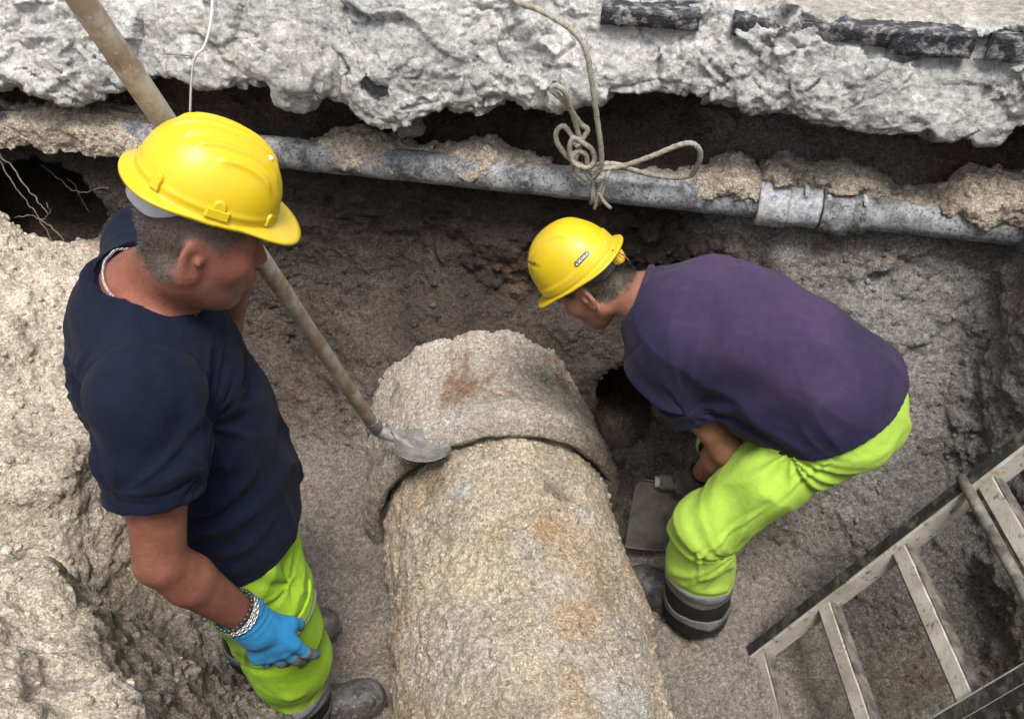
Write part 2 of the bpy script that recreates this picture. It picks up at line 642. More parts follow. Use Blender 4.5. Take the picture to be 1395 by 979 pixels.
def build_soil():
    h = 0.0172
    g = Grid((GX0, GY0, -0.22), (GX1, GY1, 1.62), h)
    X = g.ax[0][:, None, None]
    Y = g.ax[1][None, :, None]
    Z = g.ax[2][None, None, :]
    sh = g.D.shape
    big = lattice(sh, g.lo, h, 0.42, 3) * 0.055 + lattice(sh, g.lo, h, 0.19, 4) * 0.035
    S = (X - W0[0]) * WU[0] + (Y - W0[1]) * WU[1]
    N = (X - W0[0]) * WN[0] + (Y - W0[1]) * WN[1]
    S2, N2 = np.broadcast_to(S, (sh[0], sh[1], 1)), np.broadcast_to(N, (sh[0], sh[1], 1))
    # far wall, built per height slice
    far = np.empty(sh, np.float32)
    for k in range(sh[2]):
        far[:, :, k] = (wall_n(S2[:, :, 0], np.full(S2.shape[:2], float(Z[0, 0, k]))) - N2[:, :, 0])
    shelf = 1.0 + 0.03 * np.sin(S * 5.1) + 0.16 * sstep(0.05, 0.35, N) + 0.07 * sstep(-1.0, -1.5, S) + 0.10 * sstep(1.0, 1.5, S) * sstep(0.0, 0.2, N)
    far = np.maximum(far, Z - shelf)
    back = np.maximum(0.46 + 0.08 * np.sin(S * 3.3 + 1) - N, Z - 1.36)
    far = np.minimum(far, back)
    # floor
    fl = Z - 0.015 - 0.03 * np.sin(X * 4.1) * np.sin(Y * 5.3) + 0 * X
    # left bank
    xe = np.interp(g.ax[1], XE_Y, XE_X)[None, :, None]
    zt = np.interp(g.ax[1], ZT_Y, ZT_Z)[None, :, None]
    ztop = np.minimum(zt + 0.55 * np.clip(xe - X - 0.10, 0, 2), TOPZ - 0.005)
    lf = np.maximum((X - (xe + np.interp(Y, [0.5, 0.90, 1.03, 1.15, 2.0], [0.62, 0.60, 0.43, 0.50, 0.50]) * np.clip(zt - Z, -0.2, 1.0))) * 0.9, (Z - ztop) * 0.85)
    # right bank
    rt = np.maximum((1.30 + 0.14 * Z + 0.05 * np.sin(Y * 6)) - X, Z - (TOPZ - 0.005))
    # near bank under the photographer
    nr = np.maximum(Y - (0.29 + 0.13 * (TOPZ - Z)), Z - (TOPZ - 0.005) + 0 * X)
    D = smin(far, fl, 0.10)
    D = smin(D, lf, 0.07)
    D = smin(D, rt, 0.10)
    D = smin(D, nr, 0.06)
    edge = sstep(2.06, 1.9, np.abs(X)) * sstep(0.02, 0.15, Y)
    D = D + big * edge
    D += (lattice(sh, g.lo, h, 0.085, 5) * 0.014 + lattice(sh, g.lo, h, 0.045, 6) * 0.007) * edge
    # sand banked against the big sewer pipe, covering its far end
    ax, ay = -0.155 / 0.99712, 0.985 / 0.99712
    al = (X - 0.180) * ax + (Y - 0.25) * ay
    lat = (X - 0.180) * ay - (Y - 0.25) * ax
    pd = np.sqrt(lat * lat + (Z - 0.062) ** 2) - 0.352
    off = 0.055 - 0.045 * sstep(1.55, 1.75, al) - 0.085 * sstep(1.88, 2.04, al) + 2.0 * sstep(2.25, 2.45, al)
    D = smin(D, pd + off + big * 0.4 * edge, 0.17)
    # cave under the service pipe on the left
    c = at_n(80, 264, 0.08)
    q = np.sqrt(((X - c[0]) / 0.25) ** 2 + ((Y - c[1]) / 0.42) ** 2 + ((Z - c[2]) / 0.185) ** 2)
    D = -smin(-D, (q - 1) * 0.17 + 0.35 * big, 0.015)
    # washed-out hollow beside the pipe joint (behind the bent worker's arm)
    c = np.array([0.40, 2.20, 0.14])
    q = np.sqrt(((X - c[0]) / 0.13) ** 2 + ((Y - c[1]) / 0.20) ** 2 + ((Z - c[2]) / 0.20) ** 2)
    D = -smin(-D, (q - 1) * 0.15, 0.05)
    g.D = D.astype(np.float32)
    v, q = g.mesh()
    v = relax(v, q, 1, 0.4)
    v, q = subdiv(v, q)
    v = relax(v, q, 1, 0.5)
    N = normals(v, q)
    sx, nn = sn(v)
    # crumbly relief
    wallness = np.clip(1 - N[:, 2], 0, 1)
    hf, ed = facets(v, 16, 2)
    clod = vnoise(v, 34, 31)
    d = (0.008 + 0.008 * wallness) * fbm(v, 17, 4, 5) + 0.015 * hf * (0.22 + 0.78 * wallness) * sstep(0.35, -0.35, vnoise(v, 3.1, 41)) \
        - 0.012 * sstep(0.10, 0.0, ed) * wallness * sstep(0.1, 0.5, vnoise(v, 2.6, 43))
    d += 0.014 * np.maximum(clod, 0) ** 2 + 0.0035 * vnoise(v, 78, 33) + 0.0025 * vnoise(v, 130, 34)
    keep = sstep(2.08, 2.0, np.abs(v[:, 0])) * sstep(0.0, 0.08, v[:, 1])
    v = v + N * (d * keep)[:, None]
    # ground colours, with overhang shade painted into the upper far wall: dry pale sand, damp brown-grey subsoil, rust clay streaks, grey ash
    pale = np.array([0.57, 0.49, 0.395])
    damp_shaded = np.array([0.085, 0.070, 0.060])
    grey = np.array([0.27, 0.24, 0.208])
    clay = np.array([0.21, 0.125, 0.075])
    x, y, z = v.T
    n1 = fbm(v, 2.2, 4, 60)
    n2 = fbm(v, 6.5, 3, 70)
    bank = sstep(0.10, -0.03, x - np.interp(y, XE_Y, XE_X) + 0.08 * n2) * sstep(0.36, 0.60, z + 0.10 * n2) * sstep(-0.08, -0.22, nn)
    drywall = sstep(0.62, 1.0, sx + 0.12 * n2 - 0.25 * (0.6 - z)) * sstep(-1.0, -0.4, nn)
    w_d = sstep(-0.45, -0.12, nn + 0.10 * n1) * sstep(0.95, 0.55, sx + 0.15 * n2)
    c = grey[None, :] * (1 + 0.22 * n1)[:, None]
    c = c * (1 - 0.35 * sstep(0.1, 0.5, n2))[:, None] + np.array([0.32, 0.26, 0.195]) * (0.35 * sstep(0.1, 0.5, n2))[:, None]
    k = sstep(-0.75, -1.0, x + 0.1 * n2) * (1 - bank)                                   # brown slope of the left bank
    c = c * (1 - 0.7 * k)[:, None] + np.array([0.33, 0.27, 0.21]) * (0.7 * k)[:, None]
    c = c * (1 - w_d)[:, None] + damp_shaded[None, :] * ((1 + 0.35 * n2) * (1 - 0.45 * sstep(0.40, 0.75, z)))[:, None] * w_d[:, None]  # damp far wall; its upper part darkened further as painted shade below the overhang
    k = w_d * sstep(0.45, 0.1, np.abs(sx + 0.9)) * 0.0
    c = c * (1 - drywall)[:, None] + (np.array([0.225, 0.213, 0.20]) * (1 + 0.15 * n1)[:, None]) * drywall[:, None]
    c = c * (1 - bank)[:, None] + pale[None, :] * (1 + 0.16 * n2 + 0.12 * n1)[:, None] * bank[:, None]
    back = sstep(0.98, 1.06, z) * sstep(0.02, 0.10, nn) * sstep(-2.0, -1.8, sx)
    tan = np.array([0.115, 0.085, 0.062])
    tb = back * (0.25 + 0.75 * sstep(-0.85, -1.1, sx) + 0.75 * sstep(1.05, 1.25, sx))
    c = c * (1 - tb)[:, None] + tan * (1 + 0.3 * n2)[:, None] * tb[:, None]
    rust = 0.55 * sstep(0.50, 0.95, fbm(v, 3.4, 4, 90) + 0.25 * sstep(0.55, 0.75, 1 - np.abs(nn + 0.5)) - 0.25 * bank)
    c = c * (1 - 0.6 * rust)[:, None] + clay[None, :] * (0.6 * rust)[:, None]
    # orange clay strip beside the hole, behind the standing worker's neck
    for (px, py, nn0, r) in ((185, 300, -0.10, 0.07), (160, 335, -0.16, 0.08), (130, 350, -0.2, 0.06)):
        p = at_n(px, py, nn0)
        k = sstep(r, 0.3 * r, np.linalg.norm(v - p, axis=1) + 0.03 * n2)
        c = c * (1 - 0.85 * k)[:, None] + np.array([0.42, 0.22, 0.12]) * (0.85 * k)[:, None]
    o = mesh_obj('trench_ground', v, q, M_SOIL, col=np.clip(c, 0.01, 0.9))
    tag(o, 'excavated grey and tan soil forming trench floor and banks', kind='structure')
    return v, q, N, c


SOIL_V, SOIL_Q, SOIL_N, SOIL_C = build_soil()

# a coarse height lookup of the soil floor, for resting things on it
_hm = {}
_m = (SOIL_N[:, 2] > 0.3) & (SOIL_V[:, 2] < 0.9)
for _p in SOIL_V[_m][::2]:
    _k = (int(round(_p[0] / 0.03)), int(round(_p[1] / 0.03)))
    if _k not in _hm or _hm[_k] < _p[2]:
        _hm[_k] = float(_p[2])


def floor_z(x, y, default=0.0):
    i, j = int(round(x / 0.03)), int(round(y / 0.03))
    vals = [_hm[(i + a, j + b)] for a in (-1, 0, 1) for b in (-1, 0, 1) if (i + a, j + b) in _hm]
    return sum(vals) / len(vals) if vals else default


# ---- ground all round the trench, out to the horizon -------------------
def build_ground():
    B = 1500.0

    def yf(x):
        return W0[1] + (0.40 - WN[0] * x) / WN[1]
    x0, x1, y0 = GX0 + 0.02, GX1 - 0.02, GY0 + 0.03
    inner = [(x0, y0), (x1, y0), (x1, yf(x1)), (x0, yf(x0))]
    rings = [inner] + [[(-r, -r), (r, -r), (r, r), (-r, r)] for r in (8.0, 60.0, B)]
    v = [(x, y, TOPZ - 0.002) for ring in rings for (x, y) in ring]
    f = []
    for k in range(3):
        for i in range(4):
            j = (i + 1) % 4
            f.append((k * 4 + j, k * 4 + i, (k + 1) * 4 + i, (k + 1) * 4 + j))
    t = NT('dusty_ground')
    c = t.mix(t.ramp(t.noise(1.3, 6, 0.6), [(0.35, 0.0), (0.65, 1.0)]), (0.36, 0.33, 0.29), (0.27, 0.26, 0.25))
    c = t.mix(1.0, c, t.ramp(t.noise(90, 4, 0.6), [(0.3, 0.75), (0.7, 1.2)]), 'MULTIPLY')
    m = t.done(c, 0.95, t.bump(t.noise(60, 5, 0.7), 0.01, 0.8), spec=0.15)
    tag(mesh_obj('ground', v, f, m, smooth=False), 'dusty site ground around the trench', kind='structure')


build_ground()

# ---- broken concrete pavement over the cavity --------------------------
ZB_PX = [(-80, 125), (0, 118), (60, 128), (110, 138), (150, 132), (200, 122), (262, 112), (300, 116), (360, 108), (420, 132), (470, 142), (505, 158), (560, 162),
         (600, 150), (640, 158), (690, 146), (740, 138), (800, 134), (870, 128), (930, 128), (1000, 138), (1060, 146), (1100, 154), (1160, 172),
         (1220, 188), (1260, 186), (1310, 202), (1395, 202), (1480, 205)]
_zb = np.array([np.concatenate([sn(at_n(a, b, -0.06)), [at_n(a, b, -0.06)[2]]]) for a, b in ZB_PX])


def _ball_line(a, b, r):
    a, b = np.asarray(a, np.float32), np.asarray(b, np.float32)
    ab = b - a
    L2 = float(ab @ ab) + 1e-12

    def fn(X, Y, Z):
        t_ = np.clip(((X - a[0]) * ab[0] + (Y - a[1]) * ab[1] + (Z - a[2]) * ab[2]) / L2, 0, 1)
        return np.sqrt((X - a[0] - t_ * ab[0]) ** 2 + (Y - a[1] - t_ * ab[1]) ** 2 + (Z - a[2] - t_ * ab[2]) ** 2) - r
    return fn, np.minimum(a, b) - r, np.maximum(a, b) + r


def build_slab():
    h = 0.0135
    g = Grid((-2.12, 1.62, 1.12), (2.12, 3.16, 1.60), h)
    X = g.ax[0][:, None, None]
    Y = g.ax[1][None, :, None]
    Z = g.ax[2][None, None, :]
    sh = g.D.shape
    S = (X - W0[0]) * WU[0] + (Y - W0[1]) * WU[1]
    N = (X - W0[0]) * WN[0] + (Y - W0[1]) * WN[1]
    zb = np.interp(S, _zb[:, 0], _zb[:, 2]).astype(np.float32)
    zb = zb + 0.06 * sstep(0.15, 0.5, N)
    lean = 0.10 + 0.06 * sstep(0.4, -0.8, S)
    t = (Z - zb) / np.maximum(TOPZ - zb, 0.05)
    face = (-0.085 + 0.03 * np.sin(S * 4.7) + 0.02 * np.sin(S * 11 + 2)) + lean * np.clip(t, 0, 1) ** 1.5 + 0.10 * np.clip(0.14 - t, 0, 1)
    D = np.maximum(np.maximum(np.maximum((face - N) * 0.9, zb - Z), Z - TOPZ), N - 0.45)
    P = lattice(sh, g.lo, h, 0.20, 21) * 0.036 + lattice(sh, g.lo, h, 0.085, 22) * 0.010
    keep = 1 - sstep(TOPZ - 0.035, TOPZ - 0.01, Z) * sstep(0.0, 0.06, N - face) * 0.85
    D = D + P * keep
    g.D = D.astype(np.float32)
    # open crack beside the loose chunk and a dark pocket next to it
    for a_, b_, r_ in (((424, 46), (436, 76), 0.013), ((436, 76), (464, 112), 0.017)):
        pa, pb = at_n(a_[0], a_[1], -0.10), at_n(b_[0], b_[1], -0.10)
        for kk in range(9):
            o_ = WN * (0.012 * kk - 0.03)
            g.put(_ball_line(pa + o_, pb + o_, r_), 0.008, 'cut')
    pa = at_n(512, 122, -0.09)
    for kk in range(7):
        g.put(_ball_line(pa + WN * 0.015 * kk - WU * 0.02, pa + WN * 0.015 * kk + WU * 0.025, 0.024), 0.01, 'cut')
    v, q = g.mesh()
    v = relax(v, q, 1, 0.3)
    # keep what can be seen dense, thin the top far behind
    v, q = subdiv(v, q)
    N_ = normals(v, q)
    h1, e1 = facets(v * np.array([1, 1, 1.5]), 6.0, 11)
    h2, e2 = facets(v * np.array([1, 1, 1.6]), 17, 12)
    top = sstep(0.6, 0.9, N_[:, 2]) * sstep(TOPZ - 0.06, TOPZ - 0.02, v[:, 2])
    h3, e3 = facets(v * np.array([1, 1, 1.5]), 40, 18)
    d = (0.027 * h1 + 0.0035 * h3 + 0.019 * h2 * sstep(-0.4, 0.3, vnoise(v, 4, 19)) - 0.004 * sstep(0.06, 0, e1)) * (1 - 0.85 * top)
    d += (0.0045 * fbm(v, 40, 3, 13) + 0.003 * vnoise(v, 110, 14)) * (0.4 + 0.8 * sstep(-0.2, 0.4, vnoise(v, 5, 20)))
    v = v + N_ * d[:, None]
    sx, nn = sn(v)
    n1, n2 = fbm(v, 3.0, 4, 15), fbm(v, 9, 3, 16)
    c = np.array([0.56, 0.55, 0.53]) * (1 + 0.18 * n1 + 0.18 * n2)[:, None]
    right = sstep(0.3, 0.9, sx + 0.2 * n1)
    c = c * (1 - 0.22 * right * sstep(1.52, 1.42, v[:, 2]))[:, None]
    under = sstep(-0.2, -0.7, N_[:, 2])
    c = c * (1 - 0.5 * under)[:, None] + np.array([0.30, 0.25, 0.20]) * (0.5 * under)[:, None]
    tan = sstep(0.25, 0.6, fbm(v, 5, 3, 17)) * sstep(0.5, -0.6, sx) * 0.6
    c = c * (1 - tan)[:, None] + np.array([0.36, 0.31, 0.25]) * tan[:, None]
    c = c * (1 - top)[:, None] + np.array([0.46, 0.43, 0.385]) * (1 + 0.2 * n2)[:, None] * top[:, None]
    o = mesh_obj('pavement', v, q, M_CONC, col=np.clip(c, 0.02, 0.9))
    tag(o, 'broken edge of pale concrete pavement overhanging the trench', kind='structure')
    return o, v, N_


SLAB, SLAB_V, SLAB_N = build_slab()

# black bitumen strips along the pavement's top edge: parts of the pavement
M_BITUMEN = m_simple('bitumen', (0.012, 0.012, 0.016), 0.55, 0.5, 0.5, 60, 0.006, 120, dirt=(0.34, 0.33, 0.32), dirt_amt=0.0, dscale=30)


def rough_box(s0, s1, n0, n1, z0, z1, res=0.012, amp=0.006, seed=0, dz=(0, 0)):
    ns, nn_, nz = (max(2, int((b - a) / res)) for a, b in ((s0, s1), (n0, n1), (z0, z1)))
    g = Grid((0, 0, 0), (1, 1, 1), 0.5)
    v, f, key = [], [], {}

    def vid(i, j, k):
        if (i, j, k) not in key:
            key[(i, j, k)] = len(v)
            s = s0 + (s1 - s0) * i / ns
            n = n0 + (n1 - n0) * j / nn_
            z = z0 + (z1 - z0) * k / nz + dz[0] + (dz[1] - dz[0]) * i / ns
            v.append(from_sn(s, n, z))
        return key[(i, j, k)]
    for i in range(ns):
        for j in range(nn_):
            f.append((vid(i, j, nz), vid(i + 1, j, nz), vid(i + 1, j + 1, nz), vid(i, j + 1, nz)))
            f.append((vid(i, j, 0), vid(i, j + 1, 0), vid(i + 1, j + 1, 0), vid(i + 1, j, 0)))
    for i in range(ns):
        for k in range(nz):
            f.append((vid(i, 0, k), vid(i + 1, 0, k), vid(i + 1, 0, k + 1), vid(i, 0, k + 1)))
            f.append((vid(i, nn_, k), vid(i, nn_, k + 1), vid(i + 1, nn_, k + 1), vid(i + 1, nn_, k)))
    for j in range(nn_):
        for k in range(nz):
            f.append((vid(0, j, k), vid(0, j, k + 1), vid(0, j + 1, k + 1), vid(0, j + 1, k)))
            f.append((vid(ns, j, k), vid(ns, j + 1, k), vid(ns, j + 1, k + 1), vid(ns, j, k + 1)))
    v, f = np.array(v), np.array(f)
    c = v.mean(0)
    N = normals(v, f)
    v = v + N * (amp * fbm(v, 45, 3, seed) + amp * 1.2 * vnoise(v, 14, seed + 4))[:, None]
    return v, f


for i, (xa, ya, xb, yb, hh) in enumerate(((822, -4, 955, 12, 0.042), (1000, 22, 1218, 34, 0.045), (1216, 42, 1330, 52, 0.06), (1352, 58, 1470, 72, 0.06))):
    a, b = at_n(xa, ya, -0.02), at_n(xb, yb, -0.02)
    sa, sb = sn(a)[0], sn(b)[0]
    za = min(a[2], TOPZ - hh / 2 - 0.012)
    zb_ = min(b[2], TOPZ - hh / 2 - 0.012)
    v, f = rough_box(sa, sb, -0.030, 0.10, za - hh / 2, za + hh / 2, amp=0.0035, seed=80 + i, dz=(0, zb_ - za))
    mesh_obj('bitumen_strip', v, f, M_BITUMEN, SLAB)


# ---- irregular lumps (stones, clods, chunks) ---------------------------
def ico(sub=2):
    import bmesh
    bm = bmesh.new()
    bmesh.ops.create_icosphere(bm, subdivisions=sub, radius=1.0)
    v = np.array([p.co[:] for p in bm.verts])
    f = np.array([[q.index for q in p.verts] for p in bm.faces])
    bm.free()
    return v, f


ICO = {k: ico(k) for k in (1, 2, 3, 4, 5)}


def lump(center, size, seed, sub=4, rough=0.22, axes=None, fine=0.04):
    v, f = ICO[sub]
    w = v * 1.0
    h1, _ = facets(v, 1.1, seed)
    w = w * (1 + rough * h1 * 0.7 + rough * 0.6 * fbm(v, 1.3, 3, seed) + fine * fbm(v, 6, 3, seed + 3))[:, None]
    w = w * np.asarray(size)
    if axes is not None:
        w = w @ np.asarray(axes)
    return w + np.asarray(center), f
# ================================================================== PIPES
def lathe_noise(prof, A, axis, seg, a0, a1, up=np.array([0, 0, 1.0]), closed=True):
    """revolve a profile [(along, radius)] round an axis from point A; angles measured from the top"""
    side = np.cross(axis, up)
    ang = np.linspace(a0, a1, seg, endpoint=not closed)
    prof = np.array(prof)
    ring = np.cos(ang)[None, :, None] * up + np.sin(ang)[None, :, None] * side
    v = A + prof[:, 0][:, None, None] * axis + prof[:, 1][:, None, None] * ring
    n = len(prof)
    v = v.reshape(-1, 3)
    i, k = np.meshgrid(np.arange(n - 1), np.arange(seg if closed else seg - 1), indexing='ij')
    k2 = (k + 1) % seg
    q = np.stack([i * seg + k, i * seg + k2, (i + 1) * seg + k2, (i + 1) * seg + k], -1).reshape(-1, 4)
    return v, q


def resample(pts, step):
    pts = np.array(pts, float)
    out = [pts[0]]
    for a, b in zip(pts[:-1], pts[1:]):
        m = max(1, int(np.linalg.norm(b - a) / step))
        out += [a + (b - a) * k / m for k in range(1, m + 1)]
    return np.array(out)


# ---- big sewer pipe ----------------------------------------------------
PA = np.array([0.180, 0.25, 0.062])
PAX = unit([-0.155, 0.985, 0.0])
R0 = 0.352


def soil_colour(v, seed, base=(0.51, 0.43, 0.335), rust_amt=0.35):
    n1, n2 = fbm(v, 3, 4, seed), fbm(v, 9, 3, seed + 5)
    c = np.array(base) * (1 + 0.12 * n1 + 0.16 * n2)[:, None]
    r = sstep(0.30, 0.62, fbm(v, 4.2, 4, seed + 9)) * rust_amt
    c = c * (1 - r)[:, None] + np.array([0.42, 0.29, 0.18]) * r[:, None]
    g = sstep(0.30, 0.62, fbm(v, 4.0, 4, seed + 14)) * 0.4
    c = c * (1 - g)[:, None] + np.array([0.46, 0.45, 0.43]) * g[:, None]
    return c


def build_sewer():
    root = empty('sewer_pipe', (0.05, 0.9, 0.0), 'large half-buried concrete sewer pipe caked with tan sand along the trench floor', 'pipe')
    # barrel (nearer pipe, spigot end slides into the bell)
    prof = resample([(0.0, 0.25), (0.0, R0), (1.46, R0), (1.52, R0 - 0.012), (1.60, R0 - 0.02)], 0.0075)
    v, q = lathe_noise(prof, PA, PAX, 330, -2.35, 2.35, closed=False)
    N = normals(v, q)
    N = np.where(((N * (v - (PA + PAX * 0.8))).sum(1) < 0)[:, None], -N, N)
    out = v - (PA + ((v - PA) @ PAX)[:, None] * PAX)
    out = out / np.maximum(np.linalg.norm(out, axis=1), 1e-6)[:, None]
    cake = sstep(-0.5, 0.5, fbm(v, 5, 4, 120))
    hf, ed = facets(v, 30, 121)
    d = 0.010 * cake + 0.006 * fbm(v, 26, 3, 122) + 0.006 * hf * cake + 0.005 * np.maximum(vnoise(v, 55, 123), 0) + 0.003 * vnoise(v, 120, 124) \
        + 0.02 * np.maximum(fbm(v, 7, 2, 125) - 0.25, 0)
    # broken-out gouge on the shoulder beside the joint
    g = at_z(770, 672, 0.36)
    e = np.linalg.norm((v - g) * np.array([0.8, 1.5, 1.0]), axis=1) + 0.02 * fbm(v, 18, 3, 127)
    d -= 0.035 * sstep(0.065, 0.03, e)
    v = v + out * d[:, None]
    c = soil_colour(v, 130)
    al = (v - PA) @ PAX
    n2 = fbm(v, 8, 3, 140)
    k = sstep(0.055, 0.02, e)
    c = c * (1 - 0.55 * k)[:, None] + np.array([0.10, 0.085, 0.07]) * (0.55 * k)[:, None]
    for (px, py, r, col) in ((790, 845, 0.12, (0.47, 0.335, 0.205)), (850, 945, 0.12, (0.50, 0.495, 0.48)), (800, 690, 0.07, (0.50, 0.495, 0.48)),
                             (630, 670, 0.05, (0.42, 0.41, 0.40)), (640, 780, 0.14, (0.53, 0.45, 0.34)), (745, 725, 0.06, (0.42, 0.29, 0.17)), (590, 655, 0.05, (0.24, 0.17, 0.10))):
        p = at_z(px, py, 0.39)
        kk = sstep(r, 0.3 * r, np.linalg.norm(v - p, axis=1) + 0.35 * r * n2) * 0.75
        c = c * (1 - kk)[:, None] + np.array(col) * kk[:, None]
    mesh_obj('barrel', v, q, M_SOIL, root, np.clip(c, 0.02, 0.8))
    global BARREL, BARREL_C
    BARREL, BARREL_C = (v, q), c
    # bell of the next pipe: lip, collar, then the body running into the far wall with a raised rim
    R1 = 0.412
    prof = resample([(1.70, R0 - 0.04), (1.535, R0 + 0.012), (1.50, R0 + 0.022), (1.49, R0 + 0.040), (1.50, R1 - 0.005), (1.515, R1 + 0.006), (1.57, R1 + 0.008), (1.61, R1 + 0.0), (1.65, R1 - 0.010),
                     (1.86, R1 - 0.012), (1.885, R1 + 0.002), (1.94, R1 + 0.010), (1.965, R1 - 0.01), (1.985, R1 - 0.075), (2.5, R1 - 0.09)], 0.0075)
    v, q = lathe_noise(prof, PA, PAX, 340, -2.35, 2.35, closed=False)
    out = v - (PA + ((v - PA) @ PAX)[:, None] * PAX)
    out = out / np.maximum(np.linalg.norm(out, axis=1), 1e-6)[:, None]
    al = (v - PA) @ PAX
    d = 0.006 * fbm(v, 18, 3, 150) + 0.004 * vnoise(v, 60, 151) + 0.0025 * vnoise(v, 120, 152)
    hf, _ = facets(v, 26, 153)
    d += 0.005 * hf * sstep(-0.1, 0.4, fbm(v, 6, 2, 154))
    v = v + out * d[:, None]
    c = soil_colour(v, 160, (0.40, 0.355, 0.30), 0.25)
    body = sstep(1.60, 1.68, al) * sstep(1.90, 1.86, al)
    rust = body * (0.55 + 0.45 * sstep(-0.2, 0.3, fbm(v, 30, 3, 171))) * sstep(0.05, 0.55, fbm(v, 5.5, 5, 170, 0.6) + 0.35 * sstep(-0.05, -0.30, v[:, 0] + 0.16))
    c = c * (1 - 0.8 * rust)[:, None] + np.array([0.22, 0.125, 0.075]) * (0.8 * rust)[:, None]
    lipf = sstep(1.56, 1.50, al)
    c = c * (1 - 0.5 * lipf)[:, None] + np.array([0.22, 0.175, 0.13]) * (0.5 * lipf)[:, None]
    mesh_obj('bell', v, q, M_SOIL, root, np.clip(c, 0.02, 0.8))
    return root


build_sewer()

# ---- grey service pipe hanging across the far wall ----------------------
PZ, PR = 1.01, 0.048
t = NT('grey_plastic_pipe')
c = t.mix(t.ramp(t.noise(9, 6, 0.7, (1, 1, 1)), [(0.40, 0.0), (0.60, 1.0)]), (0.045, 0.048, 0.055), (0.25, 0.26, 0.27))
c = t.mix(t.ramp(t.noise(55, 5, 0.75), [(0.47, 0.0), (0.66, 0.75)]), c, (0.29, 0.28, 0.265))
c = t.mix(t.ramp(t.noise(120, 4, 0.7), [(0.52, 0.0), (0.62, 0.85)]), c, (0.025, 0.025, 0.028))
M_PIPE = t.done(c, 0.6, t.bump(t.noise(140, 5, 0.7), 0.003, 0.7), spec=0.35)
t = NT('blue_sleeve')
c = t.mix(t.ramp(t.noise(26, 5, 0.7), [(0.36, 0.0), (0.5, 1.0)]), (0.085, 0.14, 0.245), (0.25, 0.255, 0.262))
c = t.mix(t.ramp(t.noise(90, 4, 0.7), [(0.45, 0.0), (0.58, 0.9)]), c, (0.40, 0.395, 0.385))
M_BLUE = t.done(c, 0.6, t.bump(t.noise(140, 5, 0.7), 0.003, 0.7), spec=0.35)


def pipe_run(s0, s1, r, step=0.008, seg=44, seed=0, amp=0.0015, ends=True):
    pr = [(0.0, r * 0.6), (0.0, r - 0.002), (0.002, r)] + [(0.002 + (s1 - s0 - 0.004) * k / max(1, int((s1 - s0) / step)), r) for k in range(1, int((s1 - s0) / step) + 1)] + [(s1 - s0, r - 0.002), (s1 - s0, r * 0.6)]
    A = from_sn(s0, 0.0, PZ)
    v, q = lathe_noise(pr, A, WU, seg, 0, 2 * math.pi)
    ax = A + ((v - A) @ WU)[:, None] * WU
    o = v - ax
    o /= np.maximum(np.linalg.norm(o, axis=1), 1e-6)[:, None]
    v = v + o * (amp * fbm(v, 30, 3, seed) + amp * vnoise(v, 120, seed + 4))[:, None]
    return v, q


def s_at(px, py):
    return float(sn(at_n(px, py, 0.0))[0])


SERV = empty('service_pipe', from_sn(0, 0, PZ), 'muddy grey plastic service pipe slung across the far trench wall', 'pipe')
v, q = pipe_run(-2.0, 2.05, PR, seed=200)
mesh_obj('pipe_tube', v, q, M_PIPE, SERV)
for i, (xa, xb, rr, mt, nm) in enumerate(((1029, 1068, 0.067, 'B', 'clamp_collar'), (1070, 1113, 0.059, 'B', 'coupling_sleeve'), (1116, 1156, 0.071, 'G', 'clamp_collar'), (1157, 1183, 0.057, 'G', 'end_ring'))):
    v, q = pipe_run(s_at(xa, 285), s_at(xb, 290), rr, 0.006, 40, 210 + i, 0.003)
    mesh_obj(nm, v, q, M_BLUE if mt == 'B' else M_PIPE, SERV)
for (px, py) in ((1130, 268), (1180, 275), (1100, 262)):
    p = at_n(px, py, -0.035)
    v, f = tube([p + WN * -0.012, p + WN * 0.03], 0.0065, 10)
    mesh_obj('clamp_bolt', v, f, m_simple('bolt_steel', (0.42, 0.42, 0.41), 0.5, 0.5, 0.2, 80, 0.001), SERV, smooth=False)

# ---- sand heaps lying on the service pipe -------------------------------
SAND = (0.42, 0.36, 0.29)


